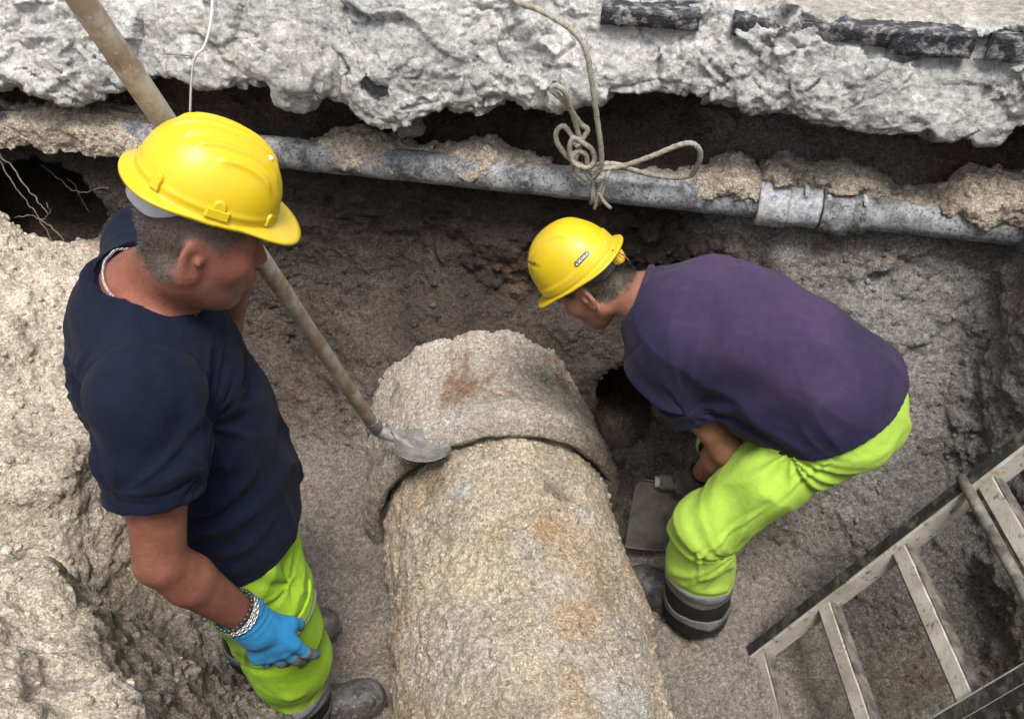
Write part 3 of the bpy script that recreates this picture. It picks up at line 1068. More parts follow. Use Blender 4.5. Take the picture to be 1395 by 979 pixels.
def heap(top_px, label, seed, dark=None, fz_=0.022, slope=0.75, wide=0.0):
    """sand sitting on the pipe between two picture columns; crest given as (px,py) points"""
    pts = [at_n(a, b + 4, -0.01) for a, b in top_px]
    ss = np.array([sn(p)[0] for p in pts])
    zz = np.array([p[2] for p in pts])
    s0, s1 = ss[0], ss[-1]
    h = 0.0092
    cs = [from_sn(a, b, 0) for a in (s0, s1) for b in (-0.06, 0.14)]
    lo = np.min(cs, 0) - 0.05
    hi = np.max(cs, 0) + 0.05
    lo[2], hi[2] = PZ - 0.045, zz.max() + 0.05
    g = Grid(lo, hi, h)
    X, Y, Z = g.ax[0][:, None, None], g.ax[1][None, :, None], g.ax[2][None, None, :]
    S = (X - W0[0]) * WU[0] + (Y - W0[1]) * WU[1]
    N = (X - W0[0]) * WN[0] + (Y - W0[1]) * WN[1]
    top = np.interp(S, ss, zz)
    nz = lattice(g.D.shape, lo, h, 0.05, seed) * 0.010 + lattice(g.D.shape, lo, h, 0.024, seed + 1) * 0.010
    wid = 0.052 + 0.010 * np.sin(S * 40 + seed)
    D = np.maximum((Z - top) * 0.8 + np.clip(-N, 0, 1) * slope + np.clip(N - 0.06, 0, 1) * 0.3, np.abs(N - 0.04) - wid - 0.04 - wide)
    D = np.maximum(D, np.maximum(s0 - S, S - s1))
    front = (PZ + fz_ + 0.012 * np.sin(S * 23 + seed)) - Z
    D = np.maximum(D, np.where(N < 0.0, front, -1))
    g.D = (D + nz).astype(np.float32)
    v, q = g.mesh()
    v, q = subdiv(v, q)
    v = relax(v, q, 1, 0.5)
    Nn = normals(v, q)
    hf, _ = facets(v, 55, seed)
    v = v + Nn * (0.004 * hf + 0.004 * vnoise(v, 70, seed) + 0.0025 * vnoise(v, 150, seed + 2))[:, None]
    c = np.array(SAND) * (1 + 0.16 * fbm(v, 14, 3, seed))[:, None]
    if dark is not None:
        k = sstep(0.06, 0.025, np.linalg.norm(v - at_n(dark[0], dark[1], 0.0), axis=1) + 0.01 * fbm(v, 30, 2, seed))
        k = k * (0.45 + 0.35 * fbm(v, 50, 2, seed + 9))
        c = c * (1 - k)[:, None] + np.array([0.12, 0.07, 0.045]) * k[:, None]
    o = mesh_obj('sand_heap', v, q, M_SOIL, None, np.clip(c, 0.02, 0.8))
    tag(o, label, 'sand heap', 'sand heaps on the service pipe')


heap([(-60, 152), (15, 150), (60, 148), (110, 152), (160, 160), (200, 180), (228, 202)], 'long sand heap on the service pipe over the dark hole', 301, fz_=-0.042, slope=0.22, wide=0.02)
heap([(355, 208), (400, 205), (438, 193), (455, 186), (485, 185), (520, 198), (548, 206), (580, 213)], 'tall ragged sand heap on the service pipe between shovel and rope', 311, fz_=0.006)
heap([(540, 209), (585, 211), (630, 205), (662, 203), (680, 217), (705, 222), (745, 230)], 'low flat sand heap on the service pipe beside the rope knot', 321, fz_=0.010)
heap([(880, 245), (920, 246), (960, 240), (990, 227), (1010, 221), (1028, 234), (1046, 254)], 'pointed sand heap on the service pipe beside the clamp collar', 331)
heap([(1032, 262), (1040, 236), (1070, 228), (1100, 238), (1130, 236), (1160, 234), (1185, 246), (1215, 264), (1255, 277)], 'sand heap with red-brown crumbs on the pipe coupling', 341, dark=(1080, 232), fz_=0.078)
heap([(1230, 275), (1270, 275), (1300, 262), (1330, 248), (1360, 246), (1420, 250), (1500, 262)], 'broad smooth sand heap on the service pipe under the pavement overhang', 351, dark=(1285, 272))
# ================================================================== PEOPLE
def cone(a, b, ra, rb, wide=None, f=1.0):
    """tapered capsule; optional widening by f along direction wide"""
    a, b = np.asarray(a, np.float32), np.asarray(b, np.float32)
    ab = b - a
    L2 = float(ab @ ab) + 1e-12
    w = None if wide is None else unit(wide).astype(np.float32)

    def fn(X, Y, Z):
        px, py, pz = X - a[0], Y - a[1], Z - a[2]
        t = np.clip((px * ab[0] + py * ab[1] + pz * ab[2]) / L2, 0, 1)
        qx, qy, qz = px - t * ab[0], py - t * ab[1], pz - t * ab[2]
        r2 = qx * qx + qy * qy + qz * qz
        if w is not None:
            l = qx * w[0] + qy * w[1] + qz * w[2]
            r2 = r2 + l * l * (1 / f ** 2 - 1)
        return np.sqrt(r2) - (ra + (rb - ra) * t)
    m = max(ra, rb) * max(1.0, f)
    return fn, np.minimum(a, b) - m, np.maximum(a, b) + m


def ell(c, r, ax=None):
    """ellipsoid; ax rows are its axes"""
    c, r = np.asarray(c, np.float32), np.asarray(r, np.float32)
    A = np.eye(3, dtype=np.float32) if ax is None else np.asarray(ax, np.float32)

    def fn(X, Y, Z):
        px, py, pz = X - c[0], Y - c[1], Z - c[2]
        s = 0
        for k in range(3):
            l = (px * A[k, 0] + py * A[k, 1] + pz * A[k, 2]) / r[k]
            s = s + l * l
        return (np.sqrt(s) - 1) * float(r.min())
    m = float(r.max())
    return fn, c - m, c + m


def loft(stations, lat):
    """elliptical body sections along a spine: (centre, half width, half depth)"""
    lat = unit(lat)
    prs = []
    for (ca, aa, ba), (cb, ab_, bb) in zip(stations[:-1], stations[1:]):
        prs.append(_lseg(np.array(ca, float), np.array(cb, float), aa, ba, ab_, bb, lat))
    return prs


def _lseg(a, b, aa, ba, ab_, bb, lat):
    T = unit(b - a)
    l = unit(lat - T * (lat @ T))
    p = np.cross(T, l)
    L = float(np.linalg.norm(b - a))

    def fn(X, Y, Z):
        dx, dy, dz = X - a[0], Y - a[1], Z - a[2]
        w = dx * T[0] + dy * T[1] + dz * T[2]
        t = np.clip(w / L, 0, 1)
        A = aa + (ab_ - aa) * t
        B = ba + (bb - ba) * t
        u = (dx * l[0] + dy * l[1] + dz * l[2]) / A
        q = (dx * p[0] + dy * p[1] + dz * p[2]) / B
        e = (w - t * L) / np.minimum(A, B)
        return (np.sqrt(u * u + q * q + e * e) - 1) * np.minimum(A, B)
    m = max(aa, ba, ab_, bb)
    return fn, np.minimum(a, b) - m, np.maximum(a, b) + m


def hand_prims(wrist, e1, thumb, palm, curl, r=1.0, thumb_curl=0.5, spread=1.0):
    """palm plus five jointed fingers. e1 along the hand, thumb: sideways to the thumb, palm: out of the palm"""
    w = np.asarray(wrist, float)
    e1 = unit(e1)
    e2 = unit(np.asarray(thumb, float) - e1 * (np.asarray(thumb) @ e1))
    e3 = np.cross(e1, e2)
    if e3 @ np.asarray(palm, float) < 0:
        e3 = -e3
    out = [(cone(w - e1 * 0.015, w + e1 * 0.03, 0.026 * r, 0.024 * r, e2, 1.15), 0.012)]
    lens = (0.074, 0.082, 0.076, 0.060)
    offs = (0.033, 0.011, -0.011, -0.031)
    rad = (0.0095, 0.0098, 0.0093, 0.0082)
    alen = (0.090, 0.094, 0.090, 0.082)
    for k in range(4):
        m = w + e1 * alen[k] + e2 * offs[k] * spread
        out.append((cone(w + e1 * 0.02 + e2 * offs[k] * 0.55, m, 0.0165 * r, 0.0135 * r), 0.014))
        p, a = m, 0.0
        for j, fr in enumerate((0.46, 0.31, 0.23)):
            a += curl[k][j]
            d = e1 * math.cos(a) + e3 * math.sin(a) + e2 * (0.04 * (1.5 - k) * spread)
            n = p + unit(d) * lens[k] * fr
            r0 = rad[k] * r * (1 - 0.10 * j)
            out.append((cone(p, n, r0 * 1.04, r0 * 0.92), 0.0015 if j else 0.004))
            p = n
    b = w + e1 * 0.022 + e2 * 0.020 + e3 * 0.006
    m = w + e1 * 0.058 + e2 * 0.046 + e3 * 0.018
    i = m + unit(e1 * 0.75 + e2 * (0.35 - 0.6 * thumb_curl) + e3 * (0.3 + 0.7 * thumb_curl)) * 0.034
    t = i + unit(e1 * 0.6 + e2 * (0.1 - 0.9 * thumb_curl) + e3 * (0.3 + 0.6 * thumb_curl)) * 0.027
    out += [(cone(b, m, 0.019 * r, 0.0135 * r), 0.014), (cone(m, i, 0.0118 * r, 0.0110 * r), 0.005), (cone(i, t, 0.0108 * r, 0.0088 * r), 0.003)]
    return out


def head_put(g, C, F, U, big=1.0):
    """head with a face, in place; F forward, U up"""
    F = unit(F)
    U = unit(U - F * (np.asarray(U) @ F))
    L = np.cross(U, F)
    A = np.array([F, L, U])

    def P(x, y, z):
        return C + (F * x + L * y + U * z) * big

    def E(c, r, k, op='add', ax=A):
        g.put(ell(P(*c), np.array(r) * big, ax), k, op)

    def K(a, b, ra, rb, k, op='add'):
        g.put(cone(P(*a), P(*b), ra * big, rb * big), k, op)
    E((0.004, 0, 0.032), (0.094, 0.077, 0.090), 0.02)
    E((0.030, 0, -0.020), (0.066, 0.064, 0.085), 0.03)
    K((-0.01, 0.05, -0.055), (0.052, 0.022, -0.098), 0.022, 0.017, 0.03)
    K((-0.01, -0.05, -0.055), (0.052, -0.022, -0.098), 0.022, 0.017, 0.03)
    E((0.050, 0, -0.075), (0.042, 0.040, 0.038), 0.03)
    E((0.074, 0, -0.108), (0.017, 0.020, 0.014), 0.02)
    for s in (-1, 1):
        E((0.060, 0.043 * s, -0.020), (0.026, 0.022, 0.022), 0.025)
        E((0.100, 0.031 * s, 0.004), (0.016, 0.017, 0.013), 0.012, 'cut')
        E((0.078, 0.031 * s, 0.005), (0.0135, 0.0135, 0.0125), 0.003)
        K((0.086, 0.012 * s, 0.026), (0.072, 0.046 * s, 0.026), 0.010, 0.008, 0.012)
        # ear: rim, bowl, lobe
        th = math.radians(14)
        ea = unit(F * math.cos(th) - U * math.sin(th) * 0.0 + L * 0.35 * -s)
        ez = unit(U - F * 0.22)
        ez = unit(ez - ea * (ez @ ea))
        ey = np.cross(ez, ea)
        AX = np.array([ea, ey, ez])
        E((-0.012, 0.079 * s, -0.004), (0.021, 0.0085, 0.034), 0.006, 'add', AX)
        E((-0.007, 0.087 * s, 0.001), (0.012, 0.0075, 0.021), 0.005, 'cut', AX)
        E((-0.001, 0.081 * s, -0.002), (0.007, 0.006, 0.008), 0.004, 'add', AX)
        E((-0.004, 0.078 * s, -0.031), (0.010, 0.006, 0.010), 0.005, 'add', AX)
    K((0.088, 0, 0.018), (0.110, 0, -0.026), 0.0085, 0.0120, 0.010)
    for s in (-1, 1):
        E((0.099, 0.0125 * s, -0.031), (0.012, 0.008, 0.008), 0.006)
    K((0.091, -0.017, -0.064), (0.091, 0.017, -0.064), 0.0065, 0.0065, 0.008)
    K((0.089, -0.014, -0.077), (0.089, 0.014, -0.077), 0.0075, 0.0075, 0.008)
    K((0.100, -0.022, -0.0705), (0.100, 0.022, -0.0705), 0.0025, 0.0025, 0.003, 'cut')
    return P, F, L, U


def finish(g, relax_n=1, disp=None, sub=False):
    v, q = g.mesh()
    v = relax(v, q, relax_n, 0.5)
    if sub:
        v, q = subdiv(v, q)
        v = relax(v, q, 1, 0.5)
    if disp is not None:
        N = normals(v, q)
        v = v + N * disp(v, N)[:, None]
        v = relax(v, q, 1, 0.25)
    return v, q


def radial_folds(v, focus, axis, freq, reach, amp, seed):
    """folds fanning out of a pinch point"""
    d = v - np.asarray(focus)
    ax = unit(axis)
    e = unit(np.cross(ax, [0.31, 0.52, 0.79]))
    f = np.cross(ax, e)
    r = np.linalg.norm(d, axis=1)
    a = np.arctan2(d @ f, d @ e)
    n = vnoise(np.stack([np.cos(a) * freq, np.sin(a) * freq, r * 6 + seed], 1), 1.0, seed)
    n = 1 - np.abs(n) * 2.0
    return amp * (np.clip(n, -0.6, 1) - 0.12) * np.exp(-(r / reach) ** 2) * sstep(0.0, 0.05, r)


def band_folds(v, direction, freq, stretch, amp, seed):
    """long folds running along a direction"""
    d = unit(direction)
    a = v @ d
    q = v - np.outer(a, d) + np.outer(a * stretch, d)
    q = q + 0.02 * np.stack([vnoise(v, 9, seed + 7), vnoise(v, 9, seed + 8), vnoise(v, 9, seed + 9)], 1)
    n = vnoise(q, freq, seed)
    return amp * (1 - 2.2 * np.abs(n))


def bezier_fold(v, pts, w, amp):
    P = catmull(pts, 10)
    best = np.full(len(v), 9.0)
    tt = np.zeros(len(v))
    for i, p in enumerate(P):
        d = np.linalg.norm(v - p, axis=1)
        m = d < best
        best = np.where(m, d, best)
        tt = np.where(m, i / (len(P) - 1), tt)
    fade = np.sin(np.pi * np.clip(tt * 0.9 + 0.05, 0, 1))
    return amp * np.exp(-(best / w) ** 2) * fade


# ---- cloth, skin and other worn materials
def m_cloth(name, col, var=0.12, weave=900, sheen=0.25, col2=None, rough=0.85, patch=5, mud=0.0, spec=0.15):
    t = NT(name)
    c = col
    if col2 is not None:
        c = t.mix(t.ramp(t.noise(patch, 5, 0.6), [(0.36, 0.0), (0.66, 1.0)]), col, col2)
    c = t.mix(1.0, c, t.ramp(t.noise(55, 5, 0.65), [(0.3, 1 - var), (0.7, 1 + var)]), 'MULTIPLY')
    if mud:
        f = t.math('MULTIPLY', t.ramp(t.noise(11, 6, 0.72), [(0.50, 0.0), (0.68, 1.0)]), t.ramp(t.noise(70, 5, 0.7), [(0.42, 0.0), (0.62, 1.0)]))
        c = t.mix(t.math('MULTIPLY', f, mud * 2.2), c, (0.20, 0.18, 0.13))
    n = t.bump(t.noise(weave, 2, 0.5), 0.0008, 0.6)
    n = t.bump(t.noise(30, 5, 0.62, None, 0.8), 0.006, 0.45, n)
    return t.done(c, rough, n, spec=spec, sheen=sheen)


def m_skin(name):
    t = NT(name)
    c = t.attr()
    c = t.mix(1.0, c, t.ramp(t.noise(28, 5, 0.6), [(0.3, 0.80), (0.7, 1.16)]), 'MULTIPLY')
    c = t.mix(1.0, c, t.ramp(t.noise(330, 3, 0.65), [(0.32, 0.84), (0.5, 1.0), (0.68, 1.12)]), 'MULTIPLY')
    n = t.bump(t.noise(420, 3, 0.6), 0.0012, 0.6)
    n = t.bump(t.noise(120, 4, 0.65), 0.0025, 0.4, n)
    return t.done(c, t.ramp(t.noise(60, 4, 0.6), [(0.3, 0.42), (0.7, 0.62)]), n, spec=0.28, sss=0.05)


M_SKIN = m_skin('skin')
M_NAVY = m_cloth('navy_cotton', (0.0038, 0.0055, 0.0145), 0.2, sheen=0.02, spec=0.10, col2=(0.0056, 0.0080, 0.0200))
M_PURPLE = m_cloth('faded_purple_cotton', (0.050, 0.040, 0.090), 0.14, col2=(0.105, 0.078, 0.140), patch=3.2)
M_LIME = m_cloth('fluorescent_yellow_cloth', (0.25, 0.43, 0.022), 0.06, sheen=0.03, mud=0.14, col2=(0.225, 0.385, 0.022))
M_LIME2 = m_cloth('fluorescent_lime_cloth', (0.31, 0.47, 0.06), 0.05, sheen=0.03, mud=0.10, col2=(0.28, 0.43, 0.055))
M_BAND = m_cloth('reflective_grey_band', (0.125, 0.125, 0.131), 0.15, sheen=0.0, rough=0.5)
M_BLACKCLOTH = m_cloth('black_cloth', (0.006, 0.006, 0.0065), 0.3, sheen=0.02, col2=(0.012, 0.0115, 0.011))
t = NT('muddy_boot')
c = t.mix(t.ramp(t.noise(16, 6, 0.7), [(0.36, 0.0), (0.60, 1.0)]), (0.022, 0.021, 0.021), (0.10, 0.094, 0.088))
c = t.mix(t.ramp(t.noise(90, 4, 0.7), [(0.55, 0.0), (0.68, 0.8)]), c, (0.22, 0.205, 0.19))
M_BOOT = t.done(c, 0.42, t.bump(t.noise(90, 5, 0.7), 0.004, 0.7), spec=0.45)
M_BLUEGLOVE = m_cloth('blue_knit_glove', (0.018, 0.175, 0.36), 0.10, 1300, 0.05, col2=(0.016, 0.145, 0.31))
M_GREYGLOVE = m_cloth('grey_glove_coating', (0.085, 0.092, 0.10), 0.18, 600, 0.0)
M_BLACKGLOVE = m_cloth('black_glove', (0.014, 0.014, 0.014), 0.3, 900, 0.1, col2=(0.05, 0.048, 0.044), patch=14)
M_SILVER = m_simple('silver', (0.62, 0.60, 0.56), 0.3, 0.5, 0.2, 200, metal=0.9)
M_BEAD = m_simple('dark_bead', (0.03, 0.028, 0.026), 0.35, 0.5, 0.3, 200)


def body_colour(v, C, F, L, U, skin, hair, big=1.0, deep=None):
    """skin with cropped hair on the scalp"""
    x, y, z = ((v - C) @ F) / big, ((v - C) @ L) / big, ((v - C) @ U) / big
    n = fbm(v, 40, 3, 400) * 0.006
    c = np.array(skin) * (1 + 0.10 * fbm(v, 11, 3, 401))[:, None]
    # hairline: temple down in front of the ear, nape behind
    line = np.where(x > -0.005, 0.018 + 0.75 * (x - 0.03), np.where(x > -0.035, -0.012 + 1.6 * np.minimum(x + 0.012, 0), -0.050 - 0.35 * (x + 0.035) * 0))
    line = np.where(x > 0.065, 0.075, line)
    k = sstep(-0.012, 0.016, z - line + n) * sstep(0.135, 0.12, np.sqrt(x * x + y * y + z * z))
    ear = sstep(0.073, 0.079, np.abs(y)) * sstep(0.04, 0.03, np.sqrt((x + 0.012) ** 2 + z ** 2))
    k = k * (1 - ear) * 0.86
    beard = sstep(0.03, 0.05, x) * sstep(-0.04, -0.06, z) * sstep(-0.13, -0.115, z) * 0.22 * sstep(0.14, 0.12, np.sqrt(x * x + y * y + z * z))
    lips = sstep(0.085, 0.092, x) * sstep(0.012, 0.006, np.abs(z + 0.0705)) * sstep(0.024, 0.018, np.abs(y))
    brow = sstep(0.010, 0.005, np.abs(z - 0.029)) * sstep(0.058, 0.066, x) * sstep(0.010, 0.014, np.abs(y)) * sstep(0.052, 0.046, np.abs(y)) * 0.8
    eye = sstep(0.004, 0.002, np.abs(z - 0.006)) * sstep(0.074, 0.08, x) * sstep(0.013, 0.010, np.abs(np.abs(y) - 0.031)) * 0.75
    hair = np.array(hair)
    for m, col in ((k, hair), (beard, hair), (brow, hair * 0.7), (lips, np.array([0.30, 0.10, 0.08])), (eye, np.array([0.03, 0.02, 0.018]))):
        c = c * (1 - m)[:, None] + col * m[:, None]
    if deep is not None:
        c = deep(v, c)
    return c


def cropped_hair(root, v, q, col, mask_fn, n, length, shades, seed):
    """thousands of short separate hairs standing on the scalp"""
    r = np.random.RandomState(seed)
    cen = v[q].mean(1)
    m = mask_fn(cen)
    N = normals(v, q)[q[:, 0]]
    idx = r.choice(len(cen), n, p=m / m.sum())
    j = r.randn(n, 3) * 0.0016
    base = cen[idx] + j - N[idx] * 0.0006
    d = N[idx] + 0.55 * r.randn(n, 3) * 0.6 + np.array([0, 0, -0.35])
    d /= np.linalg.norm(d, axis=1)[:, None]
    L = length * (0.6 + 0.7 * r.rand(n))[:, None]
    s = np.cross(d, r.randn(n, 3))
    s /= np.linalg.norm(s, axis=1)[:, None]
    w = 0.00042
    t_ = np.cross(d, s)
    V = np.stack([base + s * w, base - s * 0.5 * w + t_ * 0.87 * w, base - s * 0.5 * w - t_ * 0.87 * w, base + d * L], 1).reshape(-1, 3)
    o = np.arange(n)[:, None] * 4
    F_ = np.concatenate([o + np.array([[0, 1, 3]]), o + np.array([[1, 2, 3]]), o + np.array([[2, 0, 3]])])
    sh = np.array(shades)[r.randint(0, len(shades), n)].repeat(4, 0)
    h = mesh_obj('hair', V, F_, M_HAIR, root, sh, smooth=False)
    h['kind'] = 'stuff'
    return h


_t = NT('short_hair')
M_HAIR = _t.done(_t.attr(), 0.6, None, spec=0.3)


def scalp_mask(C, F, L, U, big, hard_top=0.075):
    def fn(p):
        x, y, z = ((p - C) @ F) / big, ((p - C) @ L) / big, ((p - C) @ U) / big
        line = np.where(x > -0.005, 0.018 + 0.75 * (x - 0.03), np.where(x > -0.035, -0.012 + 1.6 * np.minimum(x + 0.012, 0), -0.050))
        line = np.where(x > 0.065, 0.075, line)
        k = sstep(-0.012, 0.016, z - line) * (np.sqrt(x * x + y * y + z * z) < 0.135) * (z < hard_top)
        ear = (np.abs(y) > 0.072) * (np.sqrt((x + 0.012) ** 2 + z ** 2) < 0.042)
        return k * (1 - ear) + 1e-12
    return fn


def boot(g, ankle, F, size=1.0):
    """work boot: toe cap, vamp, heel, shaft (sole is separate)"""
    F = unit([F[0], F[1], 0])
    L = np.array([-F[1], F[0], 0])
    a = np.asarray(ankle, float)
    z0 = a[2] - 0.09
    b = np.array([a[0], a[1], z0])
    A = np.array([F, L, [0, 0, 1]])
    g.put(ell(b + F * 0.155 + [0, 0, 0.048], (0.068, 0.050, 0.044), A), 0.02)
    g.put(ell(b + F * 0.07 + [0, 0, 0.055], (0.09, 0.046, 0.048), A), 0.03)
    g.put(ell(b - F * 0.035 + [0, 0, 0.05], (0.048, 0.040, 0.05), A), 0.03)
    g.put(cone(b + [0, 0, 0.06], b + [0, 0, 0.16] - F * 0.005, 0.047, 0.056), 0.03)
    g.put(cone(b + F * 0.06 + [0, 0, 0.075], b + F * 0.02 + [0, 0, 0.12], 0.034, 0.04), 0.03)
    g.clip(lambda X, Y, Z: (z0 + 0.018) - Z + 0 * X + 0 * Y)


def sole(ankle, F):
    F = unit([F[0], F[1], 0])
    L = np.array([-F[1], F[0], 0])
    a = np.asarray(ankle, float)
    z0 = a[2] - 0.09
    pts = []
    for k in range(40):
        t = 2 * math.pi * k / 40
        u, w = math.cos(t), math.sin(t)
        x = 0.07 + 0.158 * u
        hw = 0.048 - 0.010 * sstep(0.10, 0.0, x) - 0.004 * math.exp(-((x - 0.03) / 0.04) ** 2)
        sg = math.copysign(abs(w) ** 0.7, w)
        pts.append((x, hw * sg))
    v, f = [], []
    for z in (0.0, 0.006, 0.026, 0.030):
        s = 0.97 if z in (0.0, 0.030) else 1.0
        for (x, y) in pts:
            p = np.array([a[0], a[1], z0]) + F * (0.07 + (x - 0.07) * s) + L * y * s
            v.append([p[0], p[1], z0 + z])
    for r in range(3):
        for k in range(40):
            k2 = (k + 1) % 40
            f.append((r * 40 + k, r * 40 + k2, (r + 1) * 40 + k2, (r + 1) * 40 + k))
    f.append(tuple(range(40))[::-1])
    f.append(tuple(120 + k for k in range(40)))
    return np.array(v), f


def frame_clip(p, n):
    """half-space n.(x-p) <= 0"""
    p, n = np.asarray(p, float), unit(n)
    return lambda X, Y, Z: (X - p[0]) * n[0] + (Y - p[1]) * n[1] + (Z - p[2]) * n[2]


def build_boots(root, legs, label_prefix=None):
    for (ankle, F) in legs:
        a = np.asarray(ankle)
        g = Grid(a - [0.26, 0.26, 0.10], a + [0.26, 0.26, 0.12], 0.0045)
        boot(g, a, F)
        Fh = unit([F[0], F[1], 0])
        Lh = np.array([-Fh[1], Fh[0], 0])

        def disp(v, N):
            x = (v - a) @ Fh
            z = v[:, 2] - a[2]
            cap = sstep(0.088, 0.095, x) * 0.003
            return cap + 0.003 * fbm(v, 25, 3, 420) + 0.003 * np.clip(band_folds(v, Lh, 34, 0.3, 1, 421), -1, 1) * sstep(0.12, 0.06, x) * 0.6
        v, q = finish(g, 1, disp)
        b = mesh_obj('boot', v, q, M_BOOT, root)
        sv, sf = sole(a, F)
        mesh_obj('sole', sv, sf, M_BLACKCLOTH if False else M_BOOT, b)
        parts = []
        for k in range(4):
            c0 = a + Fh * (0.075 - 0.017 * k) + np.array([0, 0, 0.008 + 0.016 * k])
            P = [c0 + Lh * 0.030 - [0, 0, 0.010], c0 + Lh * 0.014 + [0, 0, 0.008], c0 - Lh * 0.014 + [0, 0, 0.008], c0 - Lh * 0.030 - [0, 0, 0.010]]
            parts.append(tube(catmull(P, 4), 0.0035, 6))
        lv, lf = join(parts)
        mesh_obj('lace', lv, lf, M_BAND, b)


def build_hat_shell(tilt):
    pass
# ------------------------------------------------------------------ standing worker (navy shirt)
F1 = unit([0.95, 0.31, 0])
L1 = np.array([-F1[1], F1[0], 0])
UP = np.array([0, 0, 1.0])
fz = floor_z(-0.5, 1.05)
H1 = dict(ra=np.array([-0.555, 1.03, fz + 0.09]), rk=np.array([-0.525, 1.02, 0.50]), rh=np.array([-0.555, 1.035, 0.92]),
          la=np.array([-0.70, 1.225, fz + 0.09]), lk=np.array([-0.635, 1.225, 0.50]), lh=np.array([-0.605, 1.205, 0.92]))
RSH, REL, RWR = np.array([-0.553, 0.925, 1.405]), np.array([-0.575, 0.815, 1.135]), np.array([-0.492, 0.853, 0.893])
LSH, LEL, LWR = np.array([-0.672, 1.30, 1.41]), np.array([-0.645, 1.385, 1.100]), np.array([-0.518, 1.310, 1.350])
HC1 = np.array([-0.486, 1.095, 1.582])
HF1 = unit(np.array([0.93, 0.36, 0]) * math.cos(math.radians(24)) - UP * math.sin(math.radians(24)))
HU1 = unit(UP + np.array([0.93, 0.36, 0]) * 0.42)

# shovel handle line, used by the gripping hand too
SH_TOP = at_d(103, -14, 1.10)
SH_BOT = at_d(514, 584, 2.50)
SHD = unit(SH_BOT - SH_TOP)
GRIP1 = SH_TOP + SHD * (((LWR + np.array([0.03, 0.01, 0.07])) - SH_TOP) @ SHD)


def man1_torso(inf=0.0):
    c = lambda x, y, z: np.array([x, y, z])
    b = F1 * 0.0
    return [(c(-0.600, 1.115, 0.90), 0.164 + inf, 0.112 + inf),
            (c(-0.590, 1.118, 1.02), 0.164 + inf, 0.128 + inf),
            (c(-0.600, 1.115, 1.16), 0.166 + inf, 0.128 + inf),
            (c(-0.620, 1.110, 1.30), 0.172 + inf, 0.120 + inf),
            (c(-0.622, 1.112, 1.40), 0.150 + inf, 0.100 + inf),
            (c(-0.612, 1.115, 1.455), 0.075 + inf * 0.5, 0.065 + inf * 0.5)]


CURL1 = [(0.10, 0.35, 0.25), (0.18, 0.42, 0.28), (0.24, 0.46, 0.30), (0.30, 0.50, 0.32)]


